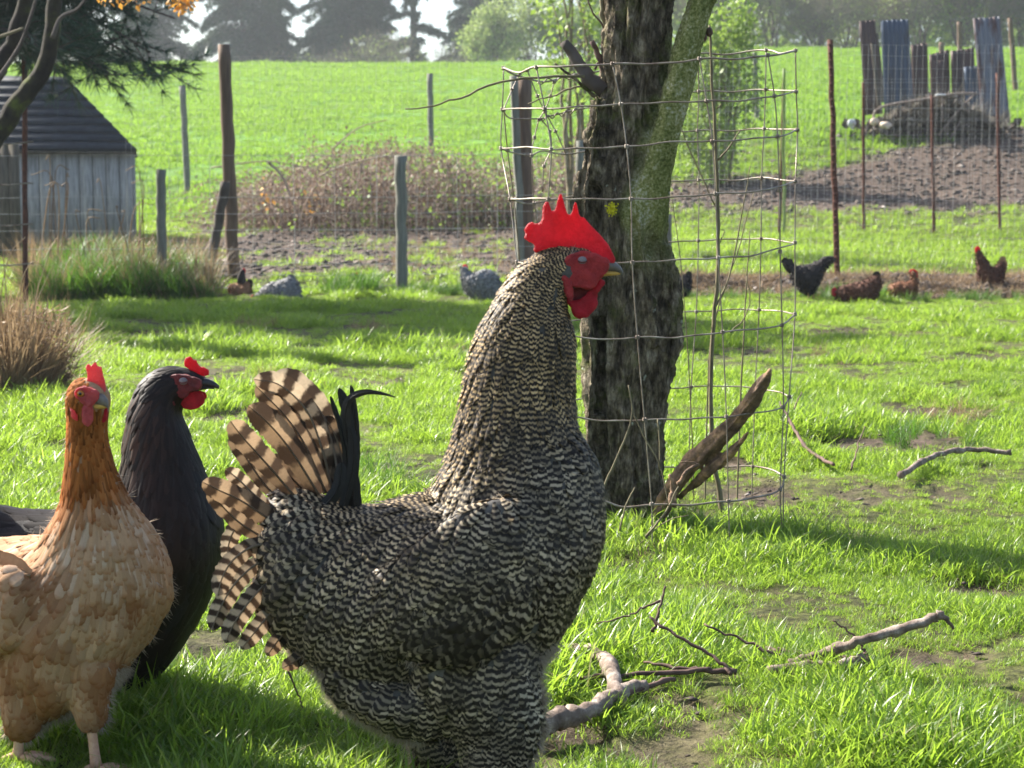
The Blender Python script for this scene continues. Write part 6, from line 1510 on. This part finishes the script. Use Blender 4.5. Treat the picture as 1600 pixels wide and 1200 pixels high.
# the field
x, d, r = wedge(42000, 25, 84, 1.75, .33, 5); dm = dirt(x, d); keep = (r.random(len(x)) > dm) ; x, d = x[keep], d[keep]
scatter('field_grass', 'field_tuft', np.stack([x, d, H(x, d) - .01], -1), .7 + .6 * r.random(len(x)) + .5 * (fbm2(x, d, .35, 3, 9)), .15, None, 5)
# long grass round the short grey post and along the fence foot
def pxpts(n, X0, X1, d0, d1, seed):
    r = np.random.default_rng(seed); X = r.uniform(X0, X1, n); d = r.uniform(d0, d1, n); x = gx(X, d)
    return np.stack([x, d, H(x, d)], -1), X, r
P, X, r = pxpts(950, 60, 335, 12.3, 15.5, 6)
scatter('long_grass', 'tall_tuft', P, np.interp(X, [60, 120, 200, 300, 335], [.8, 1.2, 1.15, .9, .4]) * (.7 + .5 * r.random(len(X))) * (1 + .25 * fbm2(P[:, 0], P[:, 1], 2, 2, 5)), .12, None, 6)
P, X, r = pxpts(240, 40, 330, 12.3, 15.5, 7)
scatter('dead_stems', 'dry_tuft', P, .8 + 1.0 * r.random(len(X)), .12, None, 7)
P, X, r = pxpts(360, 500, 1750, 12.75, 13.25, 8)
scatter('fence_foot_grass', 'tall_tuft', P, .14 + .22 * r.random(len(X)) + .1 * ((X < 900) & (X > 500)) + .35 * (np.abs(X - 545) < 40) + .2 * (np.abs(X - 1330) < 60), .15, None, 8)
P, X, r = pxpts(160, 560, 1000, 14.5, 22, 9)
scatter('mud_weeds', 'dry_tuft', P, .3 + .35 * r.random(len(X)), .3, None, 9)
P = np.array([ground_at(a, b) for a, b in [(675, 556), (690, 552), (660, 548), (700, 560), (575, 758), (590, 752), (560, 762), (1270, 648), (1405, 698), (1450, 690)]]); P = np.repeat(P, 4, 0) + np.random.default_rng(3).normal(size=(40, 3)) * np.array([.05, .08, 0])
P[:, 2] = H(P[:, 0], P[:, 1]); scatter('weed_clumps', 'tall_tuft', P, np.full(40, .32), .3, None, 10)
for (a, b, n) in ((722, 560, 14), (400, 512, 8), (572, 520, 10), (1500, 655, 8), (1300, 560, 6), (420, 600, 6)):
    c = ground_at(a, b); P = c + np.random.default_rng(a).normal(size=(n, 3)) * np.array([.06, .06, 0]); P[:, 2] = H(P[:, 0], P[:, 1])
    scatter('dead_grass', 'dry_tuft', P, np.full(n, .35), .5, None, a)
# big dry clump at the left edge
dc = thing('dry_grass_clump', 'big rusty-brown clump of dead grass at the left edge', 'dry grass', tuple(ground_at(20, 615)))
c0 = np.array(dc['_base'][:]); r = np.random.default_rng(12); n = 2600
an = r.uniform(0, 6.283, n); q = np.sqrt(r.random(n)) * .21
C = c0 + np.stack([q * np.cos(an) * 1.0 - .03, q * np.sin(an), np.full(n, -.01)], -1)
D = np.stack([np.cos(an) * q * 1.2, np.sin(an) * q * 1.2, np.full(n, 1.0)], -1) + r.normal(size=(n, 3)) * .28; D /= np.linalg.norm(D, axis=1)[:, None]
geo = Geo(); L = r.uniform(.14, .38, n)
t = np.linspace(0, 1, 4); Pm = C[:, None] + D[:, None] * (L[:, None] * t)[..., None] + (np.stack([np.cos(an), np.sin(an), -.5 + 0 * an], -1) * (r.uniform(-.5, .6, n) * L)[:, None])[:, None] * (t ** 2)[None, :, None]
S = np.stack([-np.sin(an), np.cos(an), 0 * an], -1)[:, None] * (.0022 * np.array([1, 1, .8, .15]))[None, :, None]
V = np.stack([Pm - S, Pm + S], 2).reshape(-1, 3); b0 = (np.arange(n) * 8)[:, None, None]
geo.add(V, (np.array([[0, 1, 3, 2], [2, 3, 5, 4], [4, 5, 7, 6]])[None] + b0).reshape(-1, 4), bl=np.repeat(r.random(n), 8))
kind(mk('blades', geo, M_dryg, dc, False), 'stuff')
q_ = np.sqrt(r.random(2600)) * .24; a_ = r.uniform(0, 6.283, 2600)
kind(mk('dead_leaves', leaf_geo(c0 + np.stack([q_ * np.cos(a_) - .03, q_ * np.sin(a_), r.random(2600) ** 1.5 * .3], -1), .04, .16, r, None, .3), M_dryg, dc, False), 'stuff')
for pts in ([(10, 560), (0, 480), (15, 400), (40, 370)], [(48, 540), (55, 470), (75, 400)], [(30, 500), (34, 440), (50, 410), (66, 415)], [(60, 540), (74, 480), (72, 470)], [(15, 520), (8, 440), (4, 380)], [(5, 500), (-6, 420), (20, 395)]):
    Q = catmull(np.array(pts, float), 5); mk('stalk', Geo().add(*tube(at(Q[:, 0], Q[:, 1], 6.2), np.linspace(.0025, .0012, len(Q)), 5), bl=np.full(len(Q) * 5 + 2, .9)), M_dryg, dc)
# tall dead stalks before the shed
ds = thing('dead_stalks', 'tall pale dead stalks standing in front of the shed wall', 'stalks', tuple(ground_at(130, 452)))
r = np.random.default_rng(15)
for k in range(22):
    X = r.uniform(50, 230); d = r.uniform(13, 15); top = r.uniform(240, 380); bx = X + r.normal() * 18
    Q = catmull(np.array([(X, 440), (X + (bx - X) * .3 + r.normal() * 3, 400), (bx, top), (bx + r.normal() * 14, top - 3)], float), 5)
    mk('stalk', Geo().add(*tube(at(Q[:, 0], Q[:, 1], d), np.linspace(.007, .003, len(Q)), 4), bl=np.full(len(Q) * 4 + 2, r.random())), M_dryg, ds)
# ------------------------------------------------------------------ air
hz_ = box_geo((-170, -45, -4), (170, 170, 40))
mh = bpy.data.materials.new('air'); mh.use_nodes = True; nt = mh.node_tree
nt.nodes.remove(nt.nodes['Principled BSDF']); pv = nt.nodes.new('ShaderNodeVolumePrincipled')
pv.inputs['Density'].default_value = HAZE; pv.inputs['Color'].default_value = (.86, .93, 1, 1); pv.inputs['Anisotropy'].default_value = .35
nt.links.new(pv.outputs[0], nt.nodes['Material Output'].inputs['Volume'])
if HAZE: kind(mk('haze', hz_, mh, None, False), 'stuff')
for o in bpy.data.objects:
    if '_base' in o: del o['_base']
